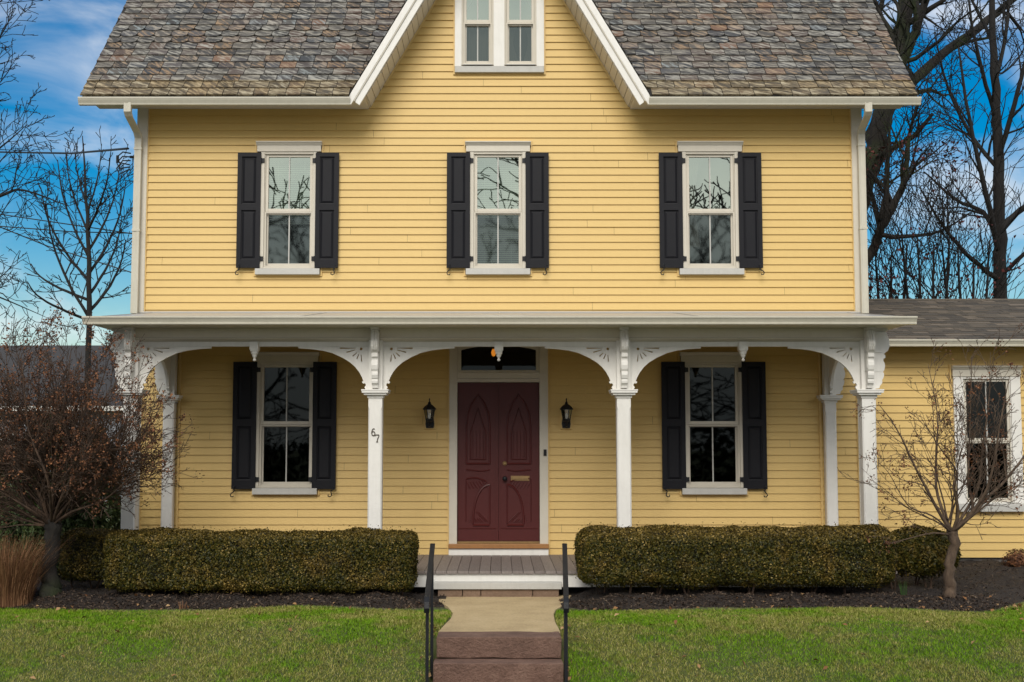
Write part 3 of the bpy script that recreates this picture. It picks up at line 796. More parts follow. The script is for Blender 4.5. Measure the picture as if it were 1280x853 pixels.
# ---- wall lanterns
def lantern(px):
    c = W(px,518,-.03)
    root = hp(empty('wall_lantern',(c.x,-.03,c.z))); root.matrix_parent_inverse = Matrix.Translation((0,0,-.28)); root.scale = (1.22,1.1,1.08)
    mb = MB(); mb.box(-.062,.062,-.012,.02,-.185,.0); mb.build('mounting_block',M['yellow_trim'],root,bevel=.004)
    mb = MB(); mb.lathe([(.0,.0),(.0,.0)],(0,0,0),4) if False else None
    mb.ext([(-.04,-.17),(.04,-.17),(.048,-.12),(.04,-.05),(-.04,-.05),(-.048,-.12)],'y',-.028,-.0125)
    mb.tube([(0,-.02,-.10),(0,-.06,-.15),(0,-.11,-.14),(0,-.12,-.09)],.012,8)
    mb.lathe([(.004,-.125),(.016,-.11),(.02,-.10),(.04,-.085),(.044,-.07),(.044,-.06)],(0,-.12,0),8)
    for j in range(8):
        t = 2*math.pi*(j+.5)/8; mb.tube([(.042*math.cos(t),-.12+.042*math.sin(t),-.065),(.062*math.cos(t),-.12+.062*math.sin(t),.055)],.0035,4)
    mb.lathe([(.076,.052),(.078,.060),(.06,.085),(.04,.105),(.022,.118),(.014,.135),(.016,.142),(.008,.15),(.005,.165),(.009,.175),(.002,.195)],(0,-.12,0),8)
    mb.build('lantern_body',M['iron'],root)
    mb = MB(); mb.lathe([(.040,-.062),(.060,.052)],(0,-.12,0),8); mb.build('lantern_glass',M['glass_lamp'],root)
    mb = MB(); mb.lathe([(.006,-.058),(.016,-.04),(.018,-.02),(.012,.0),(.003,.012)],(0,-.12,0),10); mb.build('candle_bulb',M['white'],root,smooth=True)
lantern(537.5); lantern(707.5)

# ================================================================== PORCH
YP = -1.8; PW = .082
ppx = [X(166,505,YP), X(470.5,505,YP), X(779.5,505,YP), X(1084.5,505,YP)]
outer = (ppx[3]-ppx[0])/2; inner = (ppx[2]-ppx[1])/2
ppx = [-outer,-inner,inner,outer]
zcap1,zcap0 = Z(487,YP-.1), Z(497.5,YP-.08)
zbeam = Z(433.3,YP-.02); zfr0 = Z(427,YP-.06); YPG = -2.42; zpg1 = Z(395.3,YPG); zpg0 = Z(405.2,YPG)
zsof = zpg0+.005
def post_mesh(half, yd, foot):
    """square shaft with chamfers that stop below the cap; local origin at post centre, world z"""
    mb = MB()
    h = half; c = .016
    secs = [(foot,h,0),(foot+.28,h,0),(foot+.33,h,c),(zcap0-.14,h,c),(zcap0-.10,h,0),(zbeam+.3,h,0)]
    n = len(mb.v)
    for z,hh,cc in secs:
        cc = max(cc,.0012)
        for x,y in ((-hh+cc,-hh),(hh-cc,-hh),(hh,-hh+cc),(hh,hh-cc),(hh-cc,hh),(-hh+cc,hh),(-hh,hh-cc),(-hh,-hh+cc)): mb.v.append((x,y*yd,z))
    for i in range(len(secs)-1):
        for j in range(8):
            q = (j+1)%8; mb.f.append((n+i*8+j,n+i*8+q,n+(i+1)*8+q,n+(i+1)*8+j))
    mb.f.append(tuple(n+j for j in range(8))); mb.f.append(tuple(n+(len(secs)-1)*8+j for j in range(8)))
    mb.box(-h-.012,h+.012,-(h+.012)*yd,(h+.012)*yd,foot,foot+.09)
    return mb
def cap_mb(h, yd):
    mb = MB(); H = zcap1-zcap0
    lay = [(0,.004),(.012,.012),(.03,.014),(.034,.03),(.055,.05),(.058,.064),(.082,.072),(.084,.078),(H,.078)]
    for (a,e0),(b_,e1) in zip(lay[:-1],lay[1:]):
        e = max(e0,e1); mb.box(-h-e,h+e,-(h+e)*yd,(h+e)*yd,zcap0+a,zcap0+b_-.0002)
    return mb
# sawn spandrel bracket measured on the right side of the second post
ref = 470.5
def bx(px): return (px-ref)*(YP-CAMY)/F/math.cos(PITCH)*1.005
def bz(py): return Z(py,YP-.02)
arcp = [(567.5,435.6),(553,436.4),(538,438.3),(525.4,441.4),(512.9,447.2),(503,453.2),(496.5,459),(491.5,465.5),(488,472),(486.3,476.6),(488.2,477.4),(486.8,479.6),(484.2,479.2),(483.0,481.6),(485.0,484.2),(483.4,487.0)]
arcm = [(bx(a)-PW,bz(b_)) for a,b_ in arcp]
top_z = zfr0+.02
outl = [(0,top_z),(arcm[0][0],top_z)]+arcm+[(0,zcap1+.002)]
def slot(ax,ay,bx_,by_,w0,w1):
    A = Vector((bx(ax)-PW,bz(ay))); B = Vector((bx(bx_)-PW,bz(by_))); d = (B-A).normalized(); p = Vector((-d.y,d.x))
    return [tuple(A+p*w0),tuple(B+p*w1),tuple(B-p*w1),tuple(A-p*w0)]
hx,hz = bx(489.4)-PW,bz(436.3)
holes = [[(hx+.017*math.cos(t),hz+.017*math.sin(t)) for t in np.linspace(0,2*math.pi,13)[:-1]]]
holes += [slot(496.3,435.4,515.8,435.4,.003,.008),slot(496.5,437.5,507.5,440.6,.0035,.007),slot(494.8,441,499.8,445.6,.0035,.007),slot(491.8,442.2,494.6,448.8,.0035,.007),slot(489.5,443.6,488.6,452.2,.0035,.007)]
br_me = plate(outl,holes,.036); br_me.transform(Matrix.Rotation(R(90),4,'X')); br_me.materials.clear(); br_me.materials.append(M['white'])
for p in br_me.polygons: p.use_smooth = False
# fine routed line above the sunburst and a panel moulding
def corbel_mb():
    """scroll bracket, profile in (forward, z), width in x; origin on the post face"""
    def q(py): return Z(py,YP-.15)
    mb = MB()
    prof = [(0,q(413)),(.150,q(413.2)),(.146,q(418)),(.160,q(421)),(.182,q(426)),(.190,q(430)),(.186,q(434)),(.165,q(438)),(.132,q(440.8)),(.122,q(442)),(.138,q(443.2)),(.140,q(446.5)),(.118,q(448)),(.112,q(450)),(.126,q(453)),(.132,q(457)),(.122,q(462)),(.110,q(464)),(.105,q(464.8)),(.116,q(466)),(.118,q(469)),(.104,q(473)),(.092,q(474.5)),(.096,q(476)),(.092,q(479)),(.078,q(480.5)),(.066,q(482)),(.058,q(485)),(0,q(485.5))]
    mb.ext([(-a,z) for a,z in prof],'x',-.036,.036)
    prof2 = [(0,q(414)),(.120,q(414.5)),(.150,q(428)),(.140,q(434)),(.10,q(440)),(0,q(440))]
    mb.ext([(-a*1.0-.012 if a else 0,z) for a,z in prof2],'x',-.046,.046)
    mb.ext([(-a,z) for a,z in [(0,q(443)),(.11,q(443.5)),(.098,q(452)),(.104,q(460)),(.08,q(464)),(0,q(464))]],'x',-.043,.043)
    mb.box(-.048,.048,-.175,0,q(413)+.0005,q(408)); mb.box(-.038,.038,-.15,0,q(408)+.0005,zsof-.001)
    mb.tube([(-.012,-.155,q(414)),(-.012,-.19,q(424)),(-.012,-.196,q(431)),(-.012,-.172,q(438))],.006,6); mb.tube([(.012,-.155,q(414)),(.012,-.19,q(424)),(.012,-.196,q(431)),(.012,-.172,q(438))],.006,6)
    return mb
o = corbel_mb().build('c',M['white']); corb_me = o.data; bpy.data.objects.remove(o)

def add_child(name, me, par, loc, rz=0, sx=1):
    c = link(name, me, par); c.location = loc; c.rotation_euler = (0,0,rz); c.scale = (sx,1,1); return c
posts = []
pm = post_mesh(PW,1,ZD).build('m',M['white'],bevel=0); pme = pm.data; bpy.data.objects.remove(pm)
cm = cap_mb(PW,1).build('m',M['white']); cme = cm.data; bpy.data.objects.remove(cm)
for i,x in enumerate(ppx):
    p = hp(link('porch_post',pme)); p.location = (x,YP,0)
    add_child('capital',cme,p,(0,0,0)); add_child('corbel',corb_me,p,(0,-PW,0))
    if i < 3: add_child('spandrel_bracket',br_me,p,(PW-.001,0,0))
    if i > 0: add_child('spandrel_bracket',br_me,p,(-PW+.001,0,0),0,-1)
    if i in (0,3):
        sg = -1 if i == 0 else 1
        add_child('corbel',corb_me,p,(sg*PW,0,0),R(90)*sg)
        add_child('spandrel_bracket',br_me,p,(0,PW-.001,0),R(90))
    posts.append(p)
# house number 67 on the second post
pn = posts[1]
def numeral(strokes, cx_, cz_, w, h, name):
    mb = MB()
    for st in strokes: mb.tube([(cx_+(x-.5)*w,-PW-.006,cz_+(z-.5)*h) for x,z in st],.0055,6)
    mb.build(name,M['brass_dark'],pn)
M['brass_dark'] = paint('dark_bronze',(.06,.042,.022),.4,.2)
c6 = W(466.6,540.5,YP-PW); c7 = W(471.5,548.2,YP-PW)
six = [(.85,.93),(.62,1.0),(.35,.9),(.15,.62),(.1,.34),(.25,.08),(.55,0),(.85,.12),(.95,.34),(.8,.54),(.5,.6),(.22,.5),(.1,.34)]
seven = [[(.0,.82),(.05,.98),(.95,.98),(.9,.8),(.6,.4),(.5,.02)],[(.3,.01),(.7,.01)]]
numeral([six],c6.x-pn.location.x,c6.z,.046,.084,'house_number')
numeral(seven,c7.x-pn.location.x,c7.z,.050,.084,'house_number')
# wall pilasters with their side arches
pm = post_mesh(PW*.9,.8,ZD).build('m',M['white']); pme2 = pm.data; bpy.data.objects.remove(pm)
cm = cap_mb(PW*.9,.8).build('m',M['white']); cme2 = cm.data; bpy.data.objects.remove(cm)
for sg in (-1,1):
    p = hp(link('wall_pilaster',pme2)); p.location = (sg*outer,-.09,0)
    add_child('capital',cme2,p,(0,0,0)); add_child('corbel',corb_me,p,(sg*PW*.9,-.01,0),R(90)*sg)
    c = add_child('spandrel_bracket',br_me,p,(0,-PW*.72,0),R(-90)); c.scale = (.86,1,1)
    mb = MB()                                     # side beam, frieze
    a,b_ = sorted((sg*(outer-.03),sg*(outer+.03))); mb.box(a,b_,YP+PW,-.045,zbeam,zfr0+.02)
    a,b_ = sorted((sg*(outer-.05),sg*(outer+.07))); mb.box(a,b_,YP+.05,-.045,zfr0+.0205,zsof+.02)
    HB(mb,'side_beam',M['white'])
    mb = MB(); a,b_ = sorted((sg*(outer-PW-.04),sg*(outer-PW-.012))); mb.box(a,b_,-.034,0,ZD,zsof); HB(mb,'trim_channel',M['yellow_trim'])
# beam, frieze, moulding
mb = MB(); mb.box(-outer,outer,YP-.03,YP+.03,zbeam,zfr0+.02); HB(mb,'porch_beam',M['white'])
mb = MB(); mb.box(-outer-.08,outer+.08,YP-.085,YP+.04,zfr0+.0205,zsof+.02); HB(mb,'porch_frieze',M['frieze'])
mb = MB(); mb.ext([(YP-.0855,zfr0+.012),(YP-.115,zfr0+.03),(YP-.115,zfr0+.045),(YP-.0855,zfr0+.05)],'x',-outer-.08,outer+.08); mb.ext([(YP-.03,zfr0),(YP-.05,zfr0+.0),(YP-.084,zfr0+.0195),(YP-.03,zfr0+.0195)],'x',-outer-.02,outer+.02); HB(mb,'frieze_moulding',M['cream'])
# roof slab with soffit
zwr = Z(391.6,0.0)
PRX = (X(1150,398,YPG)-X(105,398,YPG))/2
mb = MB(); mb.box(-PRX+.10,PRX-.10,YPG+.11,-.03,zsof,zsof+.04); HB(mb,'porch_soffit',M['ceiling'])
mb = MB()
yf_ = YPG+.02; zf_ = zpg1-.01
mb.v = [(-PRX+.03,yf_,zf_),(PRX-.03,yf_,zf_),(PRX-.10,-.024,zwr),(-PRX+.10,-.024,zwr),(-PRX+.03,yf_+.12,zsof+.041),(PRX-.03,yf_+.12,zsof+.041),(PRX-.10,-.024,zsof+.041),(-PRX+.10,-.024,zsof+.041)]
mb.f = [(0,1,2,3),(4,7,6,5),(0,4,5,1),(1,5,6,2),(2,6,7,3),(3,7,4,0)]
proof = HB(mb,'porch_roof',M['metal_roof'])
mb = MB(); n = 4
for i in range(n+1):                              # low standing seams
    x = -PRX+.14+(2*PRX-.28)*i/n
    mb.ext([(yf_+.02,zf_+.006),(-.026,zwr+.002),(-.026,zwr+.007),(yf_+.02,zf_+.011)],'x',x-.006,x+.006)
fsub(mb,'roof_seam',M['metal_roof'],proof)
mb = MB(); mb.ext([(-.024,zwr-.02),(-.05,zwr+.0),(-.030,zwr+.02),(-.024,zwr+.02)],'x',-WX+.02,WX-.02); fsub(mb,'wall_flashing',M['metal_roof'],proof)
def kprof(y0, z1, z0, back): return [(back,z1-.004),(back,z0),(y0+.032,z0),(y0+.028,z0+.012),(y0+.034,z0+.018),(y0+.030,z0+.03),(y0+.018,z1-.038),(y0+.012,z1-.028),(y0+.012,z1-.022),(y0,z1-.018),(y0,z1),(y0+.012,z1),(y0+.012,z1-.004)]
mb = MB(); mb.ext(kprof(YPG,zpg1,zpg0,YPG+.12),'x',-PRX,PRX); fsub(mb,'gutter',M['gutter'],proof)
for sg in (-1,1):
    mb = MB(); a,b_ = sorted((sg*(PRX-.115),sg*(PRX-.085))); mb.ext([(YPG+.121,zpg0),(-.03,zpg0+.01),(-.03,zwr-.0),(YPG+.121,zpg1-.0)],'x',a,b_); fsub(mb,'side_fascia',M['cream'],proof)
# turned pendants
for px in (318.5,623.5,928.5):
    c = W(px,427,YP-.02)
    mb = MB(); h = .05
    mb.box(c.x-.052,c.x+.052,YP-.075,YP+.045,zbeam-.045,zfr0-.002); mb.box(c.x-.044,c.x+.044,YP-.062,YP+.035,zbeam-.062,zbeam-.0455)
    mb.lathe([(.040,-.063),(.043,-.075),(.040,-.09),(.028,-.098),(.030,-.108),(.022,-.125),(.012,-.135),(.011,-.145),(.020,-.156),(.019,-.168),(.008,-.176)],(c.x,YP-.02,zbeam),12)
    HB(mb,'porch_pendant',M['white'],bevel=.002)
# deck, apron, step
YD = -2.2
mb = MB(); x = -outer-.14
while x < outer+.14:
    mb.box(x,x+.121,YD-.03,-.0,ZD-.03,ZD); x += .1255
HB(mb,'deck',M['deck'],bevel=.003)
mb = MB(); mb.box(-outer+.2,outer-.2,YD,YD+.03,Z(734,YD),ZD-.0305); HB(mb,'deck_apron',M['white'])
sx0,sx1 = X(542,735,YD-.1),X(702,735,YD-.1)
mb = MB(); mb.box(sx0,sx1,YD-.14,YD-.001,Z(737,YD-.14),Z(728.5,YD-.14)); HB(mb,'porch_step',M['sill'],bevel=.005)
mb = MB(); xs_ = [X(p_,741,YD-.12) for p_ in (547,578,601,666,699)]
for a,b_ in zip(xs_[:-1],xs_[1:]): mb.box(a+.004,b_-.004,YD-.11,YD-.0,-.02,Z(737.3,YD-.11))
HB(mb,'brick_course',M['brick'],bevel=.004)
mb = MB(); mb.box(-outer-.10,outer+.10,YD+.2,-.02,-.2,Z(734,YD)); HB(mb,'porch_base',M['dark'])

# ================================================================== WING
YW = .25; wx0 = WX-.02; wx1 = 9.2
zwe = Z(432,YW-.35); zw0 = Z(697,YW)
wo,wwin = window((X(1205,550,YW)+X(1263,550,YW))/2,.64,Z(474,YW),Z(552,YW),Z(628,YW),'glass_dark','glass_dark',lintel_h=.14,sill_h=.10,lw=.46,sw=.44,trimc='white',Y=YW,side=.13,label='window of the side wing behind the bare tree')
ww = siding('wing_wall', lambda z: wx0, lambda z: wx1, zw0, zwe+.1, [wo], YW, seed=9); hp(ww)
mb = MB(); mb.box(wx0+.01,wx1-.01,YW+.03,YW+4.9,-.3,zw0-.002); HB(mb,'wing_foundation',M['foundation'])
mb = MB(); mb.box(wx1-.02,wx1,YW,YW+5,zw0,zwe+.1); mb.box(wx0,wx1,YW+5,YW+5.03,zw0,zwe+.1); HB(mb,'wing_side_wall',M['yellow'])
mb = MB(); mb.box(wx0+.1,wx1-.1,YW+2.2,YW+2.3,zw0,zwe); mb.box(wx0+.1,wx1-.1,YW+.15,YW+2.2,zw0,zw0+.2); HB(mb,'wing_room_wall',M['interior'])
ywe = YW-.40; zwg1 = Z(426,ywe); zwg0 = Z(433.5,ywe)
yrg = 2.6; zrg = Z(376,yrg)
mb = MB(); sl = math.atan2(zrg-zwg1, yrg-ywe); Lw = (yrg-ywe)/math.cos(sl); s = 0; rr = 0
rs = random.Random(4)
while s < Lw:
    x = wx0-.4*0+rs.uniform(-.15,0)
    while x < wx1+.3:
        w = rs.uniform(.08,.28); lift = rs.choice((.004,.009))
        s1 = min(s+.145,Lw+.02)
        def q(x_,s_,l_): return (x_, ywe+s_*math.cos(sl)-l_*math.sin(sl), zwg1+.005+s_*math.sin(sl)+l_*math.cos(sl))
        xa,xb = max(x,wx0),min(x+w,wx1+.25)
        if xb > xa:
            mb.quad(q(xa,s,lift+.004),q(xb,s,lift+.004),q(xb,s1,lift*.3+.001),q(xa,s1,lift*.3+.001)); mb.quad(q(xa,s,0),q(xb,s,0),q(xb,s,lift+.004),q(xa,s,lift+.004))
        x += w
    s += .135; rr += 1
HB(mb,'wing_roof',M['shingle'],fix=False)
mb = MB(); mb.ext([(ywe,zwg1-.0),(yrg,zrg),(yrg+(yrg-ywe),zwg1),(yrg+(yrg-ywe),zwg1-.06),(yrg,zrg-.06),(ywe,zwg1-.06)],'x',wx0,wx1+.24); HB(mb,'wing_roof_deck',M['dark'])
mb = MB(); mb.box(wx0+.12,wx1+.25,ywe+.0,YW,zwe+.01,zwe+.06); HB(mb,'wing_soffit',M['cream'])
mb = MB(); mb.ext(kprof(ywe-.1,zwg1+.01,zwg0,ywe+.02),'x',X(1106,430,ywe),wx1+.25); HB(mb,'wing_gutter',M['gutter'])
mb = MB(); mb.tube([(wx0,yrg,zrg+.0),(wx1+.25,yrg,zrg+.0)],.03,6); HB(mb,'wing_ridge',M['shingle'])

# ================================================================== behind the glass
def blind(cx, w, z0, z1, Y, label, m='blind', tilt=35):
    mb = MB(); z = z1
    while z > z0:
        a = R(tilt); mb.quad((cx-w/2,Y-.012*math.cos(a),z-.012*math.sin(a)),(cx+w/2,Y-.012*math.cos(a),z-.012*math.sin(a)),(cx+w/2,Y+.012*math.cos(a),z+.012*math.sin(a)),(cx-w/2,Y+.012*math.cos(a),z+.012*math.sin(a))); z -= .026
    mb.box(cx-w/2,cx+w/2,Y-.02,Y+.02,z1+.01,z1+.05)
    for s_ in (-.3,.3): mb.tube([(cx+s_*w,Y,z1),(cx+s_*w,Y,z0)],.002,3)
    tag(mb.build('window_blind',M[m],None,fix=False),label,'window blind','blinds hanging inside the upper windows')
blind(ux[0],.60,Bu+.62,Tu-.05,.16,'pale slatted blind lowered half way inside the upper window left of centre')
blind(ux[1],.60,Bu+.05,Tu-.05,.16,'slatted blind fully lowered inside the centre upper window above the door')
def curtain(x0, x1, z0, z1, Y, label, gather=0, amp=.02, m='curtain'):
    mb = MB(); n = 40; k = 14; n0 = 0
    for j in range(k+1):
        t = j/k; z = z1+(z0-z1)*t
        g = gather*math.sin(math.pi*min(1,t*1.0))**1.5
        for i in range(n+1):
            u = i/n; x = x0+(x1-x0)*u*(1-g) if gather >= 0 else x1-(x1-x0)*(1-u)*(1+gather*math.sin(math.pi*t)**1.5)
            mb.v.append((x,Y+amp*math.sin(u*math.pi*9),z))
    for j in range(k):
        for i in range(n): a = j*(n+1)+i; mb.f.append((a,a+1,a+n+2,a+n+1))
    o = mb.build('curtain',M[m],None,smooth=True,fix=False); tag(o,label,'curtain','curtains hanging inside the windows')
curtain(ux[2]-.30,ux[2]-.12,Bu+.3,Tu-.03,.15,'short beige curtain gathered at the left edge of the right upper window',.35)
curtain(gx[0]-.17,gx[0]+.16,Bg+.05,Mg+.1,.13,'grey curtain filling the lower left sash of the gable window',0)
curtain(gx[1]-.17,gx[1]-.02,Bg+.05,Mg+.1,.13,'dark draped curtain tied back in the lower right sash of the gable window',.5)
curtain(gx[1]+.04,gx[1]+.17,Bg+.05,Mg+.1,.135,'pale curtain edge pulled to the right in the lower right sash of the gable window',-.5)
# lamp burning in the hall behind the transom
hl = W(617,441,.35)
t = thing('hall_lamp','small amber hall lamp glowing behind the transom above the red door','lamp',(hl.x,.35,hl.z))
mb = MB(); mb.lathe([(.012,-.05),(.026,-.035),(.034,0),(.026,.03),(.014,.05)],(0,0,0),12); mb.build('lamp_bulb',M['bulb'],t,smooth=True)
mb = MB(); mb.tube([(0,0,.05),(0,0,.4)],.006,5); mb.lathe([(.016,.046),(.03,.055),(.01,.08)],(0,0,0),10); mb.build('lamp_stem',M['brass'],t)

# ================================================================== GROUND
YS0 = -4.85
def sm(t): t = max(0,min(1,t)); return t*t*(3-2*t)
def gz(x, y):
    z = 0.0
    if y < -4.3: z = -.57*sm((-4.3-y)/3.3)**.9
    z += .012*math.sin(x*1.3+y*.7)+.008*math.sin(x*3.1-y*2.3)
    return z
def axis_vals(lo, hi, fine0, fine1, step):
    v = list(np.arange(fine0, fine1+1e-6, step)); a = fine0; s_ = step*2; out = []
    while a > lo: a -= s_; s_ *= 1.5; out.append(max(a,lo))
    out = out[::-1]+v; a = fine1; s_ = step*2
    while a < hi: a += s_; s_ *= 1.5; out.append(min(a,hi))
    return out
xsv = sorted(axis_vals(-500,500,-9,9,.3)+[-.66,-.62,.62,.66]); ysv = axis_vals(-7.55,600,-7.5,3,.15)
mb = MB()
def on_path(x,y): return -.9 < x < .95 and -5.9 < y < -2.0
for y in ysv:
    for x in xsv:
        z = gz(x,y)-(.10 if (abs(x) < .42 and -5.4 <= y < -2.2) else 0)-(.45 if (abs(x) < .64 and -7.4 < y < -5.32) else 0)-(.06 if -3.1 < y < -.0 and -4.6 < x < 4.6 else 0)
        mb.v.append((x,y,z))
nx = len(xsv)
for j in range(len(ysv)-1):
    for i in range(nx-1): a = j*nx+i; mb.f.append((a,a+1,a+nx+1,a+nx))
tag(mb.build('ground',M['soil'],None,smooth=True,fix=False),'green lawn ground sloping down to the pavement','ground',kind='structure')
# planting beds
def bed_edge(x):
    if x < 0: return -3.42+.05*math.sin(x*2.1)+.03*math.sin(x*5)+ .10*sm((-x-4.4)/1.0)
    return -3.46+.04*math.sin(x*2.4)+.02*math.sin(x*6)+ (1.3*sm((x-4.9)/1.7) if x > 4.9 else 0)
def bedz(x, y):
    e = bed_edge(x); t = sm((y-e)/.55)
    k = sm((abs(x)-.75)/.5)
    h = -.02+(.10*t+.08*sm((y+2.4)/2.3))*(.25+.75*k)
    h += (.015*math.sin(x*7+y*3)+.01*math.sin(x*17-y*13)+.008*math.sin(x*29+y*23))*t
    if -5.8 < x < -4.2: h += .05*math.exp(-((x+5.0)**2+(y+2.9)**2)/.35)
    return h+gz(x,y)*.6
for sg,(xa,xb) in ((-1,(-7.2,-.60)),(1,(.66,9.5))):
    mb = MB(); nx_ = int((xb-xa)/.06); ny_ = 60
    for j in range(ny_+1):
        for i in range(nx_+1):
            x = xa+(xb-xa)*i/nx_; y0 = bed_edge(x)-.02; yb_ = .3 if abs(x) > WX-.1 else -.05
            y = y0+(yb_-y0)*j/ny_; mb.v.append((x,y,bedz(x,y)))
    for j in range(ny_):
        for i in range(nx_): a = j*(nx_+1)+i; mb.f.append((a,a+1,a+nx_+2,a+nx_+1))
    tag(mb.build('planting_bed',M['mulch'],None,fix=False,smooth=True),['dark mulch bed along the left hedge','dark mulch bed along the right hedge'][sg>0],'planting bed',kind='structure')
# path
pl = [(545,746),(549,752),(560,759),(566,767),(563,774),(554,783),(548,790)]
pr = [(716,748),(706,756),(695,762),(692,768),(694,778),(699,787),(700.5,791)]
def gp(px,py,z=0):
    y = (CAMZ-z)
    v = (CY-py)/F; dy = math.cos(PITCH)-v*math.sin(PITCH); dz = math.sin(PITCH)+v*math.cos(PITCH); k = (z-CAMZ)/dz
    return ((px-CX)/F*k, CAMY+dy*k)
L_ = [gp(*p) for p in pl]; R_ = [gp(*p) for p in pr]
L_[0] = (L_[0][0],YD+.05); R_[0] = (R_[0][0],YD+.05)
mb = MB(); mb.ext([(a,b_) for a,b_ in L_]+[(a,b_) for a,b_ in R_[::-1]],'z',-.12,.004)
tag(mb.build('path',M['path'],None,bevel=.006),'short sandy concrete path from the porch to the steps','path',kind='structure')
# stone steps
YE1 = L_[-1][1]
def stone(x0,x1,y0,y1,z0,z1,label,seed):
    r = random.Random(seed); bm = bmesh.new(); bmesh.ops.create_cube(bm,size=1)
    bmesh.ops.scale(bm,vec=(x1-x0,y1-y0,z1-z0),verts=bm.verts); bmesh.ops.translate(bm,vec=((x0+x1)/2,(y0+y1)/2,(z0+z1)/2),verts=bm.verts)
    bmesh.ops.bevel(bm,geom=bm.edges[:],offset=.014,segments=3,profile=.6,affect='EDGES')
    bmesh.ops.subdivide_edges(bm,edges=[e for e in bm.edges if e.calc_length() > .15],cuts=14,use_grid_fill=True)
    from mathutils import noise as mn
    for v in bm.verts:
        n_ = mn.noise_vector(v.co*5+Vector((seed,0,0)))*.007+mn.noise_vector(v.co*17)*.004
        if v.co.z > z1-.02 : n_.z *= .3
        v.co += n_
    me = bpy.data.meshes.new('stone_step'); bm.to_mesh(me); bm.free(); me.materials.append(M['brownstone'])
    tag(link('stone_step',me),label,'step','brownstone steps of the front path')
yA = gp(624,797)[1]; yB = gp(624,829.5,-.19)[1]
xL,xRr = (547-CX)*(yA-CAMY)/F, (700.5-CX)*(yA-CAMY)/F
stone(xL,xRr,yA,YE1+.002,-.185,.004,'topmost brownstone step at the end of the sandy path',3)
stone(xL-.02,xRr+.005,yB,yA+.05,-.376,-.19,'second brownstone step, one below the topmost',7)
stone(xL-.02,xRr+.005,yB-.3,yB+.05,-.57,-.38,'lowest brownstone step at the pavement',11)
# pavement, kerb, road
mb = MB(); x = -40
while x < 40: mb.box(x,x+1.49,-9.4,-7.45,-.75,-.565); x += 1.5
tag(mb.build('sidewalk',M['concrete'],None),'concrete pavement in front of the lawn','pavement',kind='structure')
mb = MB(); mb.box(-40,40,-9.56,-9.41,-.8,-.565); tag(mb.build('kerb',M['concrete'],None),'grey kerb','kerb',kind='structure')
mb = MB(); mb.quad((-500,-500,-.66),(500,-500,-.66),(500,-21,-.66),(-500,-21,-.66)); tag(mb.build('far_verge',M['soil'],None,fix=False),'grassy verge on the far side of the street','ground',kind='structure')
mb = MB(); mb.quad((-500,-21.5,-.70),(500,-21.5,-.70),(500,-9.5,-.70),(-500,-9.5,-.70)); tag(mb.build('road',M['asphalt'],None,fix=False),'asphalt street','road',kind='structure')

# ================================================================== handrails
def rail(x_far, x_near, label):
    yf = -16.8+11.5-.0; yn = -16.8+10.35
    yf,yn = CAMY+11.5, CAMY+10.4
    zf = Z(681,yf); zn = Z(748,yn)
    root = thing('handrail',label,'handrail',(x_far,yf,-.2),'black iron handrails beside the stone steps')
    inv = Matrix.Translation(root.location).inverted()
    def add(mb_,name,**k):
        o = mb_.build(name,M['iron'],root,**k); o.matrix_parent_inverse = inv; return o
    dx = x_near-x_far
    mb = MB()
    P = [(yf+.03,zf-.0),(yn,zn),(yn-.035,zn-.03),(yn-.045,zn-.075),(yn-.03,zn-.11)]
    n = 0; w,h = .022,.011
    n0 = len(mb.v)
    for i,(y,z) in enumerate(P):
        t = (yf-y)/(yf-yn); xx = x_far+dx*t
        a = P[max(i-1,0)]; b_ = P[min(i+1,len(P)-1)]; d = Vector((0,b_[0]-a[0],b_[1]-a[1])).normalized(); nn_ = Vector((0,-d.z,d.y))*-1
        for (u,v_) in ((-w,-h),(w,-h),(w,h),(-w,h)): mb.v.append((xx+u,y+nn_.y*v_,z+nn_.z*v_))
    for i in range(len(P)-1):
        for j in range(4): q = (j+1)%4; mb.f.append((n0+i*4+j,n0+i*4+q,n0+(i+1)*4+q,n0+(i+1)*4+j))
    mb.f.append((n0,n0+1,n0+2,n0+3)); m_ = n0+4*(len(P)-1); mb.f.append((m_,m_+1,m_+2,m_+3))
    add(mb,'top_rail',bevel=.004)
    for y,x_,z0 in ((yf-.05,x_far,gz(0,yf)-.2),(yn+.06,x_near-dx*.05,gz(0,yn)-.35)):
        zt_ = zf+(zn-zf)*(yf-y)/(yf-yn)-.012
        mb = MB(); mb.box(x_-.013,x_+.013,y-.013,y+.013,z0,zt_); add(mb,'post')
    mb = MB(); z2 = .09                            # lower bar and pickets
    A = (x_far,yf-.05,zf-.09); B = (x_near,yn+.06,zn-.09)
    mb.tube([A,B],.009,4); add(mb,'lower_rail')
rail((541.5-CX)*11.5/F,(535-CX)*10.4/F,'black iron handrail on the left side of the stone steps')
rail((705-CX)*11.5/F,(706.5-CX)*10.4/F,'black iron handrail on the right side of the stone steps')

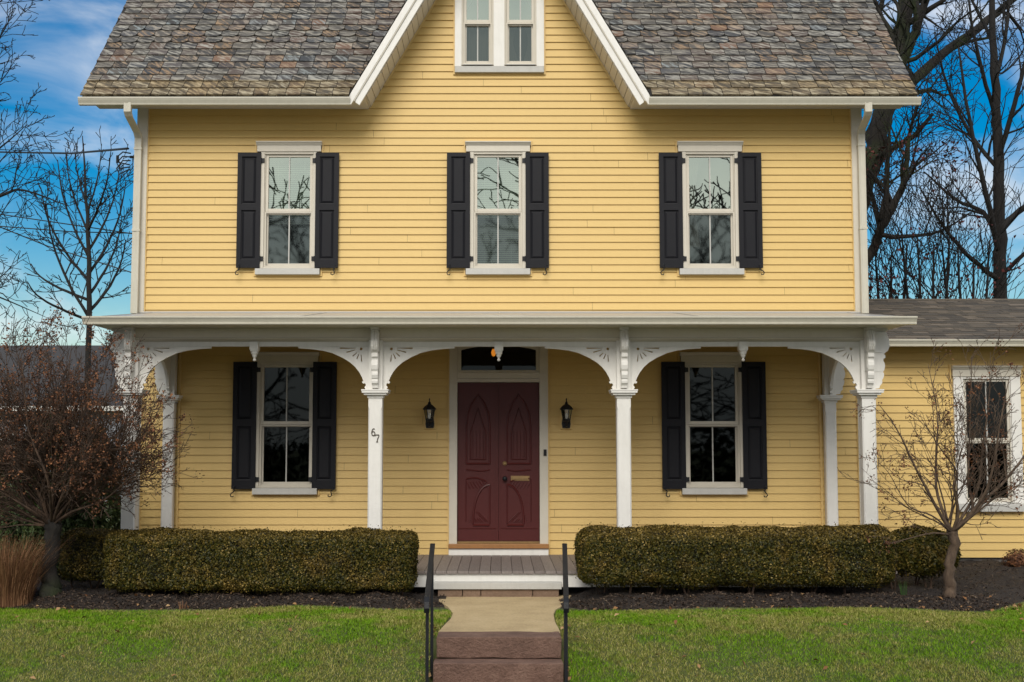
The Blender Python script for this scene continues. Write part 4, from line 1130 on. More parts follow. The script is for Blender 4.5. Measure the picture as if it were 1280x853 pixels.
# ================================================================== HEDGES
def wav(P, k, seed):
    r = np.random.default_rng(seed); s_ = np.zeros(len(P))
    for i in range(7):
        d = r.normal(size=3); d /= np.linalg.norm(d); f = k*(1+i*.55); s_ += np.sin(P@d*f+r.uniform(0,6.28))/(1+i*.4)
    return s_/3
def hedge(name, x0,x1,y0,y1,z0,z1, n, label, cat, seed, rx=.12, rounded=0.0, leaf=.0225, amp=.034, stems=9, ground=.02, group='clipped hedges in front of the porch'):
    r = np.random.default_rng(seed)
    root = thing(name,label,cat,((x0+x1)/2,(y0+y1)/2,ground),group)
    c = np.array([(x0+x1)/2,(y0+y1)/2,(z0+z1)/2]); h = np.array([(x1-x0)/2,(y1-y0)/2,(z1-z0)/2])
    # sample directions over the box faces
    areas = np.array([h[0]*h[2]*1.6,h[0]*h[1]*1.1,h[1]*h[2],h[1]*h[2],h[0]*h[2]*.35,h[0]*h[1]*.25]); areas /= areas.sum()
    f = r.choice(6,size=n,p=areas); U = r.uniform(-1,1,size=(n,3)); N = np.zeros((n,3))
    for k,(ax,sg) in enumerate(((1,-1),(2,1),(0,-1),(0,1),(1,1),(2,-1))):
        mk = f==k; U[mk,ax] = sg; N[mk,ax] = sg
    P = U*h
    rad = min(rx,h.min()*.9)
    inner_ = np.clip(P,-(h-rad),(h-rad)); d = P-inner_; L2 = np.linalg.norm(d,axis=1,keepdims=True)
    dirn = np.where(L2>1e-6,d/np.maximum(L2,1e-6),N); P = inner_+dirn*rad
    Pw = P+c
    b_ = wav(Pw,5,seed)*amp+wav(Pw,22,seed+1)*amp*.55
    depth = r.exponential(.016,size=n)
    P = Pw+dirn*(b_-depth)[:,None]
    nn_ = dirn+r.normal(size=(n,3))*.75; nn_ /= np.linalg.norm(nn_,axis=1,keepdims=True)
    s_ = leaf*r.uniform(.5,1.4,size=n)
    stray = r.random(n) < .008; P[stray] += dirn[stray]*r.uniform(.01,.05,size=(stray.sum(),1))+np.array([0,0,.012])
    thin = (wav(Pw,9,seed+7) > .55)&(r.random(n) < .6); s_[thin] *= .35
    loc = np.array(root.location)
    leaves('foliage',P-loc,nn_,s_,M['hedge'],root)
    # woody interior
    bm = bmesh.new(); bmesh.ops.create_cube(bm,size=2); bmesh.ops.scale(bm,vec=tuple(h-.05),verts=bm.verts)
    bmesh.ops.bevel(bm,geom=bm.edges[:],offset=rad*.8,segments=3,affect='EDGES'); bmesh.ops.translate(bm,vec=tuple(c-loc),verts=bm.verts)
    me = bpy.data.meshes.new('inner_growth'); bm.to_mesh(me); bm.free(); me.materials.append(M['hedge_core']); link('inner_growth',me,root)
    rr_ = random.Random(seed)
    for i in range(stems):
        x = x0+(x1-x0)*(i+.5+rr_.uniform(-.3,.3))/stems; y = y0+(y1-y0)*rr_.uniform(.25,.6)
        for k in range(2):
            a = rr_.uniform(-.12,.12); b2 = rr_.uniform(-.2,.1); mb = MB()
            mb.tube([(x-loc[0],y-loc[1],-.05),(x+a*.5-loc[0],y+b2*.5-loc[1],z0*.5-loc[2]+.05),(x+a-loc[0],y+b2-loc[1],z0+.12-loc[2])],[.014,.011,.007],5); mb.build('stem',M['bark_shrub'],root)
    return root
YH = -2.95
def hx_(px,Y=YH): return X(px,700,Y)
hedge('hedge',hx_(125),hx_(517),YH,-2.28,Z(741,YH),Z(667,YH),85000,'long clipped boxy hedge left of the steps','hedge',1,rx=.11,stems=10)
hedge('hedge',hx_(724.5),hx_(1126),YH,-2.28,Z(736,YH),Z(661.5,YH),85000,'long clipped round-ended hedge right of the steps','hedge',2,rx=.17,stems=10)
hedge('hedge',X(72,700,-2.35),X(160,700,-2.35),-2.35,-1.75,Z(728,-2.35),Z(663.5,-2.35),14000,'short hedge block behind the left bare tree trunk','hedge',3,rx=.08,stems=3)
hedge('shrub',X(1116,700,-2.3),X(1205,700,-2.3),-2.3,-1.6,Z(724,-2.3),Z(665,-2.3),15000,'loose round evergreen shrub behind the right bare tree trunk','shrub',4,rx=.26,amp=.05,stems=4,leaf=.034,group=None)
# ragged sprig at the end of the left hedge
# ================================================================== TREES
class Tree:
    def __init__(s, seed): s.r = random.Random(seed); s.mb = MB(); s.trunk = MB(); s.tips = []
    def branch(s, p, d, L, r0, depth, p_):
        r = s.r; n = max(3,int(L/p_['seg'])); d = d.normalized(); pts = [p.copy()]; rad = [r0]; dirs = [d.copy()]
        for i in range(n):
            d = d+Vector((r.gauss(0,1),r.gauss(0,1),r.gauss(0,1)))*p_['wob']+Vector((0,0,p_['up']))*(1 if depth < p_['maxd'] else .5)
            d.normalize(); p = p+d*(L/n); pts.append(p.copy()); rad.append(max(r0*(1-(i+1)/n*.8),p_['rmin'])); dirs.append(d.copy())
        s.mb.tube(pts,rad,6 if r0 > .05 else (4 if r0 > .015 else 3),caps=False)
        if depth >= p_['maxd'] or L < p_['lmin']: s.tips.append((pts[-1],dirs[-1])); return
        s.spawn(pts,rad,dirs,L,depth,p_)
    def spawn(s, pts, rad, dirs, L, depth, p_, t0=.2):
        r = s.r; k = max(2,int(L*p_['dens'][min(depth,len(p_['dens'])-1)])); n = len(pts)-1
        for i in range(k):
            t = t0+(1-t0)*(i+r.random())/k; j = min(int(t*n),n-1); f = t*n-j
            q = pts[j].lerp(pts[j+1],f); rr_ = rad[j]*(1-f)+rad[j+1]*f; dd = dirs[j]
            ax = dd.orthogonal().normalized(); ax.rotate(Matrix.Rotation(r.uniform(0,6.283),3,dd))
            a = r.gauss(p_['ang'],.18); nd_ = (dd*math.cos(a)+ax*math.sin(a)).normalized()
            s.branch(q,nd_,L*r.uniform(*p_['lr'])*(1-.45*t),max(rr_*r.uniform(.4,.65),p_['rmin']),depth+1,p_)
    def limb(s, pts, rad, depth, p_, t0=.15, trunk=False, Lscale=1):
        """a measured limb (smoothed polyline) that sprouts side branches"""
        P = [Vector(q) for q in pts]; out = []; ro = []
        for i in range(len(P)-1):
            a = P[max(i-1,0)]; b_ = P[i]; c = P[i+1]; d = P[min(i+2,len(P)-1)]
            for k in range(4):
                t = k/4; out.append(.5*((2*b_)+(c-a)*t+(2*a-5*b_+4*c-d)*t*t+(3*b_-a-3*c+d)*t**3)); ro.append(rad[i]*(1-t)+rad[i+1]*t)
        out.append(P[-1]); ro.append(rad[-1])
        for i in range(1,len(out)-1): out[i] = out[i]+Vector((s.r.gauss(0,1),s.r.gauss(0,1),s.r.gauss(0,1)))*ro[i]*.15
        (s.trunk if trunk else s.mb).tube(out,ro,10 if ro[0] > .1 else 6,caps=True)
        dirs = [(out[min(i+1,len(out)-1)]-out[max(i-1,0)]).normalized() for i in range(len(out))]
        Lt = sum((out[i+1]-out[i]).length for i in range(len(out)-1))
        if p_: s.spawn(out,ro,dirs,Lt*Lscale,depth,p_,t0)
        return out
    def finish(s, name, base, label, cat='tree', group=None, m='bark', crown='branches', tname='trunk'):
        root = thing(name,label,cat,tuple(base),group); inv = Matrix.Translation(-Vector(base))
        for mb_,nm in ((s.trunk,tname),(s.mb,crown)):
            if mb_.v:
                o = mb_.build(nm,M[m],root,smooth=True,fix=False); o.matrix_parent_inverse = inv
        return root
def tipleaves(root, pts, n, spread, size, m, name='leaves', seed=1):
    r = np.random.default_rng(seed); loc = np.array(root.location)
    if not pts: return
    A = np.array([tuple(p) for p in pts]); idx = r.integers(0,len(A),size=n)
    P = A[idx]+r.normal(size=(n,3))*spread-loc; N = r.normal(size=(n,3)); N /= np.linalg.norm(N,axis=1,keepdims=True)
    leaves(name,P,N,size*r.uniform(.6,1.3,size=n),M[m],root,aspect=.75)

# --- right background: big old tree behind the roof corner
YA = 9.0
def wp(px,py,Y,dy=0): v = W(px,py,Y+dy); return v
pA = dict(seg=.28,wob=.17,up=.04,rmin=.007,maxd=4,lmin=.25,ang=.75,lr=(.38,.68),dens=[2.8,4.0,4.6,5])
T = Tree(11); sc_a = (YA-CAMY)/F
base = Vector((X(1030,420,YA)-.2,YA,0))
T.limb([base,wp(1035,420,YA),wp(1056,300,YA),wp(1086,205,YA),wp(1106,140,YA),wp(1122,75,YA)],[.42,.34,.30,.26,.21,.15],0,None,trunk=True)
T.limb([wp(1122,75,YA),wp(1128,40,YA),wp(1136,0,YA),wp(1150,-60,YA),wp(1160,-160,YA,1)],[.17,.15,.13,.10,.05],0,pA,0)
T.limb([wp(1118,95,YA),wp(1140,50,YA,-.3),wp(1152,15,YA,-.5),wp(1165,-30,YA,-.6),wp(1190,-120,YA,-1)],[.12,.10,.085,.07,.04],0,pA,0)
T.limb([wp(1112,130,YA),wp(1140,103,YA,.3),wp(1180,66,YA,.5),wp(1225,34,YA,.6),wp(1270,-3,YA,.8),wp(1330,-50,YA,1)],[.13,.11,.095,.085,.07,.04],0,pA,.1,Lscale=.6)
T.limb([wp(1048,380,YA),wp(1088,318,YA,-.3),wp(1102,285,YA,-.6),wp(1118,255,YA,-.9),wp(1131,222,YA,-1),wp(1136,170,YA,-1.2),wp(1150,120,YA,-1.3)],[.12,.10,.09,.075,.06,.04,.015],1,pA,.25)
T.limb([wp(1100,275,YA,-.7),wp(1106,245,YA,-.8),wp(1107,222,YA,-.8)],[.06,.045,.03],1,pA,.4)
T.limb([wp(1086,205,YA),wp(1112,187,YA,-.5),wp(1140,172,YA,-.7),wp(1166,142,YA,-.9)],[.07,.06,.05,.035],1,pA,.3)
T.limb([wp(1088,60,YA,.6),wp(1098,20,YA,.8),wp(1112,-40,YA,1)],[.06,.05,.03],1,pA,.1)
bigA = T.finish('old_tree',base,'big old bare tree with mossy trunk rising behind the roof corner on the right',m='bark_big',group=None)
low = [p for p,d in T.tips if p.z < W(1100,195,YA).z]
tipleaves(bigA,low,520,.14,.075,'redleaf',seed=3)
# --- right background: straight tree over the wing roof
YB = 7.0
pB = dict(seg=.22,wob=.14,up=.05,rmin=.0065,maxd=4,lmin=.2,ang=.68,lr=(.4,.72),dens=[3,3.6,4.6,5])
T = Tree(21); base = Vector((X(1251,400,YB),YB,0))
tr = T.limb([base,wp(1251,380,YB),wp(1250,280,YB),wp(1247,180,YB),wp(1243,90,YB),wp(1240,0,YB),wp(1236,-110,YB)],[.17,.125,.11,.095,.075,.055,.02],0,None,trunk=True)
def sw(a,b_,c,d,r0): T.limb([wp(*a),wp(*b_),wp(*c),wp(*d)],[r0,r0*.8,r0*.55,r0*.25],1,pB,.12,Lscale=.8)
sw((1248,350,YB),(1215,325,YB,-.4),(1180,285,YB,-.8),(1150,235,YB,-1.0),.055)
sw((1250,300,YB),(1228,265,YB,.4),(1195,250,YB,.7),(1155,215,YB,.9),.06)
sw((1249,320,YB),(1232,240,YB,-.5),(1212,150,YB,-.7),(1198,60,YB,-.8),.06)
sw((1249,285,YB),(1275,262,YB,.3),(1310,240,YB,.5),(1350,200,YB,.6),.06)
sw((1247,210,YB),(1215,170,YB,.5),(1185,110,YB,.8),(1168,40,YB,.9),.05)
sw((1247,200,YB),(1268,130,YB,-.4),(1285,60,YB,-.6),(1300,-30,YB,-.8),.055)
sw((1245,150,YB),(1228,90,YB,-.3),(1215,30,YB,-.6),(1205,-50,YB,-.7),.045)
sw((1243,110,YB),(1256,50,YB,.4),(1265,-20,YB,.6),(1280,-90,YB,.8),.045)
sw((1250,345,YB),(1278,320,YB,-.4),(1310,290,YB,-.6),(1340,250,YB,-.8),.05)
sw((1243,60,YB),(1225,20,YB,.5),(1205,-20,YB,.8),(1185,-80,YB,1),.04)
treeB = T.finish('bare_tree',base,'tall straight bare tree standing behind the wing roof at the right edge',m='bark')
# thin leafy shrubs behind the wing roof
YC = 6.0
pC = dict(seg=.2,wob=.14,up=.06,rmin=.006,maxd=3,lmin=.2,ang=.5,lr=(.4,.65),dens=[1.6,2.2,2.2])
for px,lab,sd,ht in ((1112,'red leaved sapling beside the house corner behind the wing roof',31,300),(1165,'low bare sapling between the two large trees behind the wing roof',32,285),(1215,'slender bare sapling just left of the straight tree',34,300)):
    T = Tree(sd); base = Vector((X(px,400,YC),YC,0))
    for k in range(4):
        T.limb([base,base+Vector((.05*k-.1,0,1.6)),wp(px-30+k*16,376,YC),wp(px-38+k*20,ht+10*(k%3),YC,.3*(k-2))],[.04,.035,.025,.01],1,pC,.4,trunk=False)
    o = T.finish('sapling',base,lab,'sapling',group='saplings behind the wing roof')
    if sd != 34:
        zlim = W(1100,345 if sd == 31 else 330,YC).z
        tipleaves(o,[p for p,d in T.tips if p.z < zlim+ (0.0 if sd == 31 else .4)],420 if sd == 31 else 200,.10,.07,'redleaf',seed=sd)
# --- left background: slender upright tree
YL = 17.0
pL = dict(seg=.3,wob=.11,up=.05,rmin=.010,maxd=4,lmin=.25,ang=.66,lr=(.42,.7),dens=[2.2,3.8,4.0,4])
T = Tree(41); base = Vector((X(111,430,YL),YL,-.1))
T.limb([base,wp(111,440,YL),wp(111,330,YL),wp(108,250,YL),wp(103,170,YL)],[.10,.085,.07,.045,.012],0,None,trunk=True)
for (y0,dx_,top,r0) in ((395,-55,255,.05),(392,50,300,.05),(375,-75,330,.045),(370,45,270,.045),(350,-62,235,.045),(345,50,225,.045),(320,-40,200,.04),(315,42,205,.04),(290,-30,185,.035),(288,30,190,.035),(400,-80,352,.04),(262,18,180,.03),(260,-18,182,.03)):
    d = T.r.uniform(-1.5,1.5)
    T.limb([wp(110,y0,YL),wp(110+dx_*.45,y0-(y0-top)*.30,YL,d*.4),wp(110+dx_*.8,y0-(y0-top)*.65,YL,d*.8),wp(110+dx_*.95,top,YL,d)],[r0,r0*.8,r0*.55,r0*.3],1,pL,.1,Lscale=.75)
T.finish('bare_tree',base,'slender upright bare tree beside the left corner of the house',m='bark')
# --- left: limbs of a larger tree reaching into the frame
YM = 6.0
pM = dict(seg=.16,wob=.19,up=.03,rmin=.0065,maxd=4,lmin=.15,ang=.72,lr=(.4,.7),dens=[2.6,4.4,5.4,6])
T = Tree(51); base = Vector((X(-150,430,YM),YM,-.1))
T.limb([base,wp(-148,400,YM),wp(-140,250,YM),wp(-130,100,YM),wp(-125,-60,YM)],[.30,.26,.22,.16,.08],0,None,trunk=True)
for pts,r0 in (([(-135,150),(-80,80),(-30,30),(20,-15)],.06),([(-135,190),(-70,130),(-15,70),(20,10)],.055),([(-138,260),(-70,270),(0,245),(30,238),(85,258)],.07),([(-138,300),(-60,230),(0,185),(35,155)],.05),([(-140,330),(-70,300),(-10,215),(22,178)],.045),([(-140,390),(-60,350),(0,372),(60,398)],.045),([(-138,350),(-60,400),(-5,365),(20,390)],.04),([(-136,120),(-70,100),(-10,110),(22,70)],.04),([(-138,330),(-60,330),(-20,300),(40,205)],.04)):
    d = T.r.uniform(-.8,.8)
    T.limb([wp(a,b_,YM,d*i/len(pts)) for i,(a,b_) in enumerate(pts)],[r0*.8*(1-.9*i/(len(pts)-1)) for i in range(len(pts))],1,pM,.3,Lscale=.62)
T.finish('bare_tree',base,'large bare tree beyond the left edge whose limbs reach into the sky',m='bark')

# --- foreground small trees (dried flower heads)
def small_tree(basept, stems, seed, label, dens, flowers, shrub_m='bark_small', twig_m=None, fl_n=14, maxd=3, lmax=1.0):
    pS = dict(seg=.09,wob=.13,up=.035,rmin=.0028,maxd=maxd,lmin=.07,ang=.62,lr=(.38,.65),dens=dens)
    T = Tree(seed); b0 = Vector(basept)
    top = stems['top']
    T.limb([b0+Vector((0,0,-.08)),b0+Vector((0,0,.03)),b0.lerp(top,.35)+Vector((-.03,0,0)),b0.lerp(top,.7)+Vector((.025,.01,0)),top],[stems['r']*1.5,stems['r']*1.15,stems['r'],stems['r']*.95,stems['r']*1.1],0,None,trunk=True)
    for pts,r0 in stems['limbs']:
        T.limb([top-Vector((0,0,.03))]+pts,[r0*.7]+[r0*.7*(1-.88*(i+1)/len(pts)) for i in range(len(pts))],1,pS,.15,Lscale=lmax)
    for k in range(stems.get('extra',0)):
        a = T.r.uniform(-1.45,1.12); dy = T.r.uniform(-.5,.5); d = Vector((math.sin(a),dy,math.cos(a)*1.0+.1)).normalized(); Lk = stems['len']*T.r.uniform(.65,1.0)*(1-.22*abs(math.sin(a)))
        st_0 = top+Vector((T.r.uniform(-.05,.05),0,T.r.uniform(-.05,.12)))
        T.branch(st_0,(d+Vector((0,0,-.15))).normalized(),Lk,.012,1,dict(pS,wob=.09,up=.02,dens=[4,7,8,8]))
    root = T.finish('bare_ornamental_tree',b0,label,'small tree',group='small bare trees in the beds',m=shrub_m)
    if shrub_m == 'bark_shrub':
        for ch in root.children:
            if ch.name.startswith('trunk'): ch.data.materials[0] = M['bark_big']
    r = random.Random(seed+5); tips = [p for p,d in T.tips]; r.shuffle(tips); hd = tips[:flowers]
    P = []
    for p in hd:
        sz = r.uniform(.02,.05)
        for k in range(int(fl_n*r.uniform(.5,1.5))): P.append(tuple(p+Vector((r.gauss(0,1)*sz*.7,r.gauss(0,1)*sz*.7,r.gauss(0,1)*sz))))
    P = np.array(P)-np.array(b0); N = nr.normal(size=P.shape); N /= np.linalg.norm(N,axis=1,keepdims=True)
    leaves('dried_flowers',P,N,.023*nr.uniform(.6,1.4,size=len(P)),M['dryflower'],root,aspect=.8)
    return root
YT = -2.95
b0 = W(1188,739,YT); tp = W(1190,663,YT)
def q(px,py,dy=0): return W(px,py,YT+dy)
small_tree(b0,dict(top=tp,r=.055,extra=7,len=1.5,limbs=[
    ([q(1168,630,-.1),q(1145,585,-.2),q(1120,535,-.3),q(1098,505,-.35)],.030),
    ([q(1172,620,.1),q(1170,570,.2),q(1172,520,.3),q(1160,455,.35)],.028),
    ([q(1198,640,-.1),q(1192,608,-.2),q(1196,590,-.2),q(1175,560,-.3),q(1150,520,-.4)],.028),
    ([q(1215,640,.1),q(1210,600,.2),q(1212,550,.3),q(1215,445,.3)],.034),
    ([q(1225,628,-.2),q(1240,590,-.3),q(1250,530,-.4),q(1262,470,-.4)],.034),
    ([q(1235,622,.1),q(1265,590,.2),q(1290,550,.3),q(1300,480,.4)],.034),
    ([q(1228,635,-.3),q(1262,612,-.45),q(1300,600,-.5)],.024),
    ([q(1165,645,-.2),q(1135,632,-.3),q(1110,590,-.35),q(1092,575,-.35)],.016),
    ([q(1222,610,.3),q(1228,560,.4),q(1236,500,.5),q(1238,440,.5)],.026),
    ]),61,'small bare tree with sparse brown flower heads in front of the side wing',[4,11,9,9],150,fl_n=14,maxd=4,lmax=.62)
YT2 = -2.9
def q2(px,py,dy=0): return W(px,py,YT2+dy)
b0 = W(63,735,YT2); tp = q2(64,655)
small_tree(b0,dict(top=tp,r=.085,extra=75,len=1.85,limbs=[
    ([q2(85,630,-.1),q2(120,590,-.2),q2(150,540,-.3),q2(185,505,-.4)],.032),
    ([q2(90,640,-.2),q2(130,625,-.3),q2(170,590,-.4),q2(200,555,-.4)],.026),
    ([q2(75,620,.1),q2(95,560,.2),q2(120,500,.2),q2(140,435,.2)],.034),
    ([q2(66,610,-.2),q2(72,550,-.3),q2(82,490,-.4),q2(90,430,-.4)],.034),
    ([q2(58,610,.2),q2(50,550,.3),q2(48,490,.4),q2(52,430,.5)],.034),
    ([q2(50,620,-.1),q2(28,570,-.2),q2(12,510,-.3),q2(8,440,-.3)],.034),
    ([q2(40,630,.2),q2(8,590,.3),q2(-25,540,.4),q2(-40,470,.4)],.034),
    ([q2(42,640,-.3),q2(10,620,-.4),q2(-25,600,-.5)],.026),
    ([q2(88,640,.3),q2(125,600,.4),q2(150,560,.5),q2(165,480,.5)],.026),
    ([q2(72,600,.5),q2(88,540,.6),q2(104,480,.6),q2(118,450,.6)],.026),
    ([q2(60,600,-.5),q2(36,540,-.5),q2(30,480,-.6),q2(26,440,-.6)],.026),
    ([q2(80,615,-.4),q2(110,560,-.5),q2(125,520,-.55),q2(150,470,-.6)],.026),
    ]),62,'dense bushy bare tree full of brown flower heads left of the porch',[6,13,12,11],1300,shrub_m='bark_shrub',fl_n=16,maxd=4,lmax=.62)

# ornamental grass
def blades(name, P0, D, H, width, m, parent=None, curve=.5):
    """curved grass blades, three quads each: P0 roots, D lean vectors, H heights"""
    n = len(P0); side = np.stack([-D[:,1],D[:,0],np.zeros(n)],1)+nr.normal(size=(n,3))*np.array([.3,.3,0]); side /= np.linalg.norm(side,axis=1,keepdims=True)+1e-9
    k = 4; V = []
    for i in range(k):
        t = i/(k-1); c = P0+np.array([0,0,1])*(H*t*(1-.22*t*curve))[:,None]+D*(H*t*t*curve)[:,None]
        w = width*(1-t*.85)
        V += [c-side*w/2, c+side*w/2]
    V = np.stack(V,1).reshape(-1,3)
    q_ = np.array([[2*i,2*i+1,2*i+3,2*i+2] for i in range(k-1)]).reshape(-1)
    idx = (np.arange(n)[:,None]*(2*k)+q_[None,:]).reshape(-1)
    me = bpy.data.meshes.new(name); me.vertices.add(len(V)); me.vertices.foreach_set('co',V.astype(np.float32).ravel())
    me.loops.add(len(idx)); me.loops.foreach_set('vertex_index',idx.astype(np.int32))
    me.polygons.add(len(idx)//4); me.polygons.foreach_set('loop_start',np.arange(0,len(idx),4,dtype=np.int32)); me.materials.append(m); me.update(calc_edges=True)
    return link(name,me,parent)
n = 2600
g0 = W(6,742,-3.1); g0.z = bedz(g0.x,-3.1)-.02; root = thing('ornamental_grass','clump of dry straw coloured ornamental grass at the left edge','grass clump',tuple(g0))
a = nr.uniform(0,6.28,n); rr = .19*np.sqrt(nr.uniform(0,1,n)); P0 = np.stack([rr*np.cos(a)*1.5,rr*np.sin(a),np.zeros(n)-.03],1)
D = np.stack([np.cos(a),np.sin(a),np.zeros(n)],1)*(rr/.22*.45+nr.uniform(-.25,.7,n))[:,None]+nr.normal(0,.14,(n,3))*np.array([1,1,0])
blades('blades',P0,D,nr.uniform(.25,.9,n),.008,M['straw'],root,.6)
# small sprouts in the bed
for px,py,lab,h in ((1130,748,'tuft of narrow green leaves sprouting in the mulch right of the hedge',.22),(228,757,'pale dead stalks standing in the mulch in front of the left hedge',.12),(1187,742,'low green weed beside the foot of the right bare tree',.07)):
    Y_ = gp(px,py,.03)[1]; g0 = Vector((gp(px,py,.03)[0],Y_,bedz(gp(px,py,.03)[0],Y_)))
    root = thing('bed_plant',lab,'plant',tuple(g0),'small plants in the mulch'); n = 26; a = nr.uniform(0,6.28,n)
    P0 = np.stack([.03*np.cos(a),.03*np.sin(a),np.zeros(n)],1); D = np.stack([np.cos(a),np.sin(a),np.zeros(n)],1)*nr.uniform(.1,.5,n)[:,None]
    blades('leaves',P0,D,h*nr.uniform(.5,1,n),.008,M['straw' if 'dead' in lab else 'sprout'],root,.5)
# low rusty shrub at the far right of the bed
r0 = W(1276,712,-.4); root = thing('shrub','low rust brown shrub at the right edge of the mulch bed','shrub',tuple(r0)); n=1500
v = nr.normal(size=(n,3)); v /= np.linalg.norm(v,axis=1,keepdims=True); leaves('foliage',v*np.array([.24,.2,.17])*nr.uniform(.5,1,n)[:,None]+np.array([0,0,.1]),v,.035,M['dryflower'],root)

# evergreens and undergrowth left of the house
def conifer(cx, cy, w, h, n, label, seed, name='evergreen_shrub', cat='evergreen'):
    r = np.random.default_rng(seed); root = thing(name,label,cat,(cx,cy,0),'evergreen shrubs left of the house')
    t = r.uniform(0,1,n)**.8; a = r.uniform(0,6.283,n); rad = w*(1-t**2.2*.8)*(.55+.45*np.sqrt(r.uniform(0,1,n)))
    rad *= 1+.16*np.sin(a*5+t*9)+.1*np.sin(a*11-t*23)
    P = np.stack([rad*np.cos(a),rad*np.sin(a),.05+t*h],1); N = np.stack([np.cos(a),np.sin(a),np.full(n,.3)],1)+r.normal(size=(n,3))*.7
    N /= np.linalg.norm(N,axis=1,keepdims=True); leaves('foliage',P,N,.06*r.uniform(.5,1.3,n),M['evergreen'],root,aspect=.4)
    mb = MB(); mb.tube([(0,0,-.05),(0,0,h*.8)],[.05,.02],6); mb.build('trunk',M['bark'],root)
conifer(X(118,600,-.6),-.6,.42,1.9,12000,'dark green upright evergreen beside the left corner of the house',71)
conifer(X(60,600,-.2),-.2,.62,2.05,20000,'broad dark evergreen behind the bushy bare tree',72)
conifer(X(5,640,.4),.4,.6,1.6,13000,'lower evergreen farther left behind the straw grass',73)
conifer(X(95,650,-1.2),-1.2,.38,1.35,9000,'small evergreen filling the gap beside the porch end',74)

# neighbouring building far left
YN = 22.0
nb = thing('neighbour_house','grey neighbouring house with long dark roof far behind the bushy tree','house',(-18,YN,0))
inv = Matrix.Translation((18,-YN,0))
def nbp(mb_,name,m,**k): o = mb_.build(name,m,nb,**k); o.matrix_parent_inverse = inv; return o
nx0,nx1 = -27,X(175,500,YN); ze_,zr_ = Z(509,YN-.4),Z(432,YN+3.2)
mb = MB(); mb.box(nx0,nx1,YN,YN+6.4,-.2,ze_); nbp(mb,'wall',M['neighbour_wall'])
mb = MB(); mb.ext([(YN-.4,ze_),(YN+3.2,zr_),(YN+6.8,ze_),(YN+6.8,ze_-.08),(YN-.4,ze_-.08)],'x',nx0-.3,nx1+.3); nbp(mb,'roof',M['neighbour_roof'])
mb = MB(); mb.box(nx0-.3,nx1+.3,YN-.5,YN-.401,ze_-.12,ze_+.03); nbp(mb,'gutter',M['white'])
for (a,b_,c,d) in ((0-12,17,540,569),(122,152,478,0),(60,90,538,570)):
    if d == 0: continue
    p = W(a,d,YN-.04); q_ = W(b_,c,YN-.04); mb = MB(); mb.box(p.x,q_.x,YN-.03,YN-.005,p.z,q_.z); w_ = nbp(mb,'window',M['dark'])
    mb = MB(); rail_box(mb,p.x,q_.x,p.z,q_.z,.07,YN-.07,YN-.031)
    for k in (1,2,3): x_ = p.x+(q_.x-p.x)*k/4; mb.box(x_-.015,x_+.015,YN-.06,YN-.031,p.z+.07,q_.z-.07)
    for k in (1,2): z_ = p.z+(q_.z-p.z)*k/3; mb.box(p.x+.07,q_.x-.07,YN-.058,YN-.031,z_-.015,z_+.015)
    f_ = mb.build('window_frame',M['white'],w_)
# utility cables
def cable(pts,label,r=.016,Y=14):
    P = []
    for i in range(len(pts)-1):
        a,b_ = pts[i],pts[i+1]
        for k in range(10): t = k/10; P.append(W(a[0]+(b_[0]-a[0])*t,a[1]+(b_[1]-a[1])*t,a[2]+(b_[2]-a[2])*t))
    P.append(W(*pts[-1])); mb = MB(); mb.tube(P,r,5); tag(mb.build('cable',M['cable'],None,smooth=True),label,'cable','utility cables in the sky on the left')
cable([(-200,200,16),(-20,190,10),(90,192,5),(160,186,.6)],'thick cable reaching the house corner just under the roof',.018)
cable([(-200,225,18),(0,268,18),(170,293,18)],'upper of the two long cables crossing behind the slender tree',.016)
cable([(-200,270,18),(0,283,18),(90,290,18),(220,293,18)],'lower of the two long nearly level cables behind the slender tree',.016)
cable([(-200,250,17),(0,284,17),(60,308,17),(200,352,17)],'cable sloping steeply down to the right behind the slender tree',.016)
mb = MB(); p = W(158,192,.3)
for k in range(3): mb.tube([p+Vector((.06,0,-.05*k)),p+Vector((-.05,0,.02-.06*k)),p+Vector((-.13,0,-.05-.08*k)),p+Vector((-.09,0,-.13-.08*k)),p+Vector((.05,0,-.16-.03*k))],.010,5)
mb.tube([p+Vector((-.12,0,-.03)),p+Vector((-.12,0,-.13))],.022,6); mb.tube([p+Vector((.05,0,-.05)),p+Vector((.16,0,-.05))],.018,6)
HB(mb,'cable_bracket',M['cable'])

# street trees on the far side of the road, mirrored in the upper panes
pR = dict(seg=.5,wob=.17,up=.03,rmin=.015,maxd=4,lmin=.5,ang=.65,lr=(.4,.62),dens=[1.2,1.5,1.7,2.2])
T = Tree(81); b_ = Vector((0,0,-.7))
T.limb([b_,Vector((.1,0,2)),Vector((0,.1,5)),Vector((.2,0,9)),Vector((0,0,14))],[.17,.15,.12,.08,.02],0,dict(pR,dens=[3.2,2.6,2.6,2.6]),.12,trunk=True,Lscale=.55)
st_ = T.finish('street_tree',(0,0,-.7),'bare street tree across the road straight opposite the porch','tree','bare trees across the street',m='bark')
def copy_tree(o,loc,rz,label,s_=1):
    c = o.copy(); COL.objects.link(c); c.location = loc; c.rotation_euler = (0,0,rz); c.scale = (s_,)*3; c['label'] = label
    for ch in list(o.children):
        d = ch.copy(); COL.objects.link(d); d.parent = c; d.matrix_parent_inverse = ch.matrix_parent_inverse
    return c
st_.location = (2.3,-26,-.7); st_.scale = (1.35,)*3
mb = None
nS = 16000; xx = nr.uniform(-60,60,nS); yy = nr.normal(-48,.8,nS); zz = nr.uniform(-.7,2.2,nS)+.5*np.sin(xx*.7)
NS = nr.normal(size=(nS,3)); NS /= np.linalg.norm(NS,axis=1,keepdims=True)
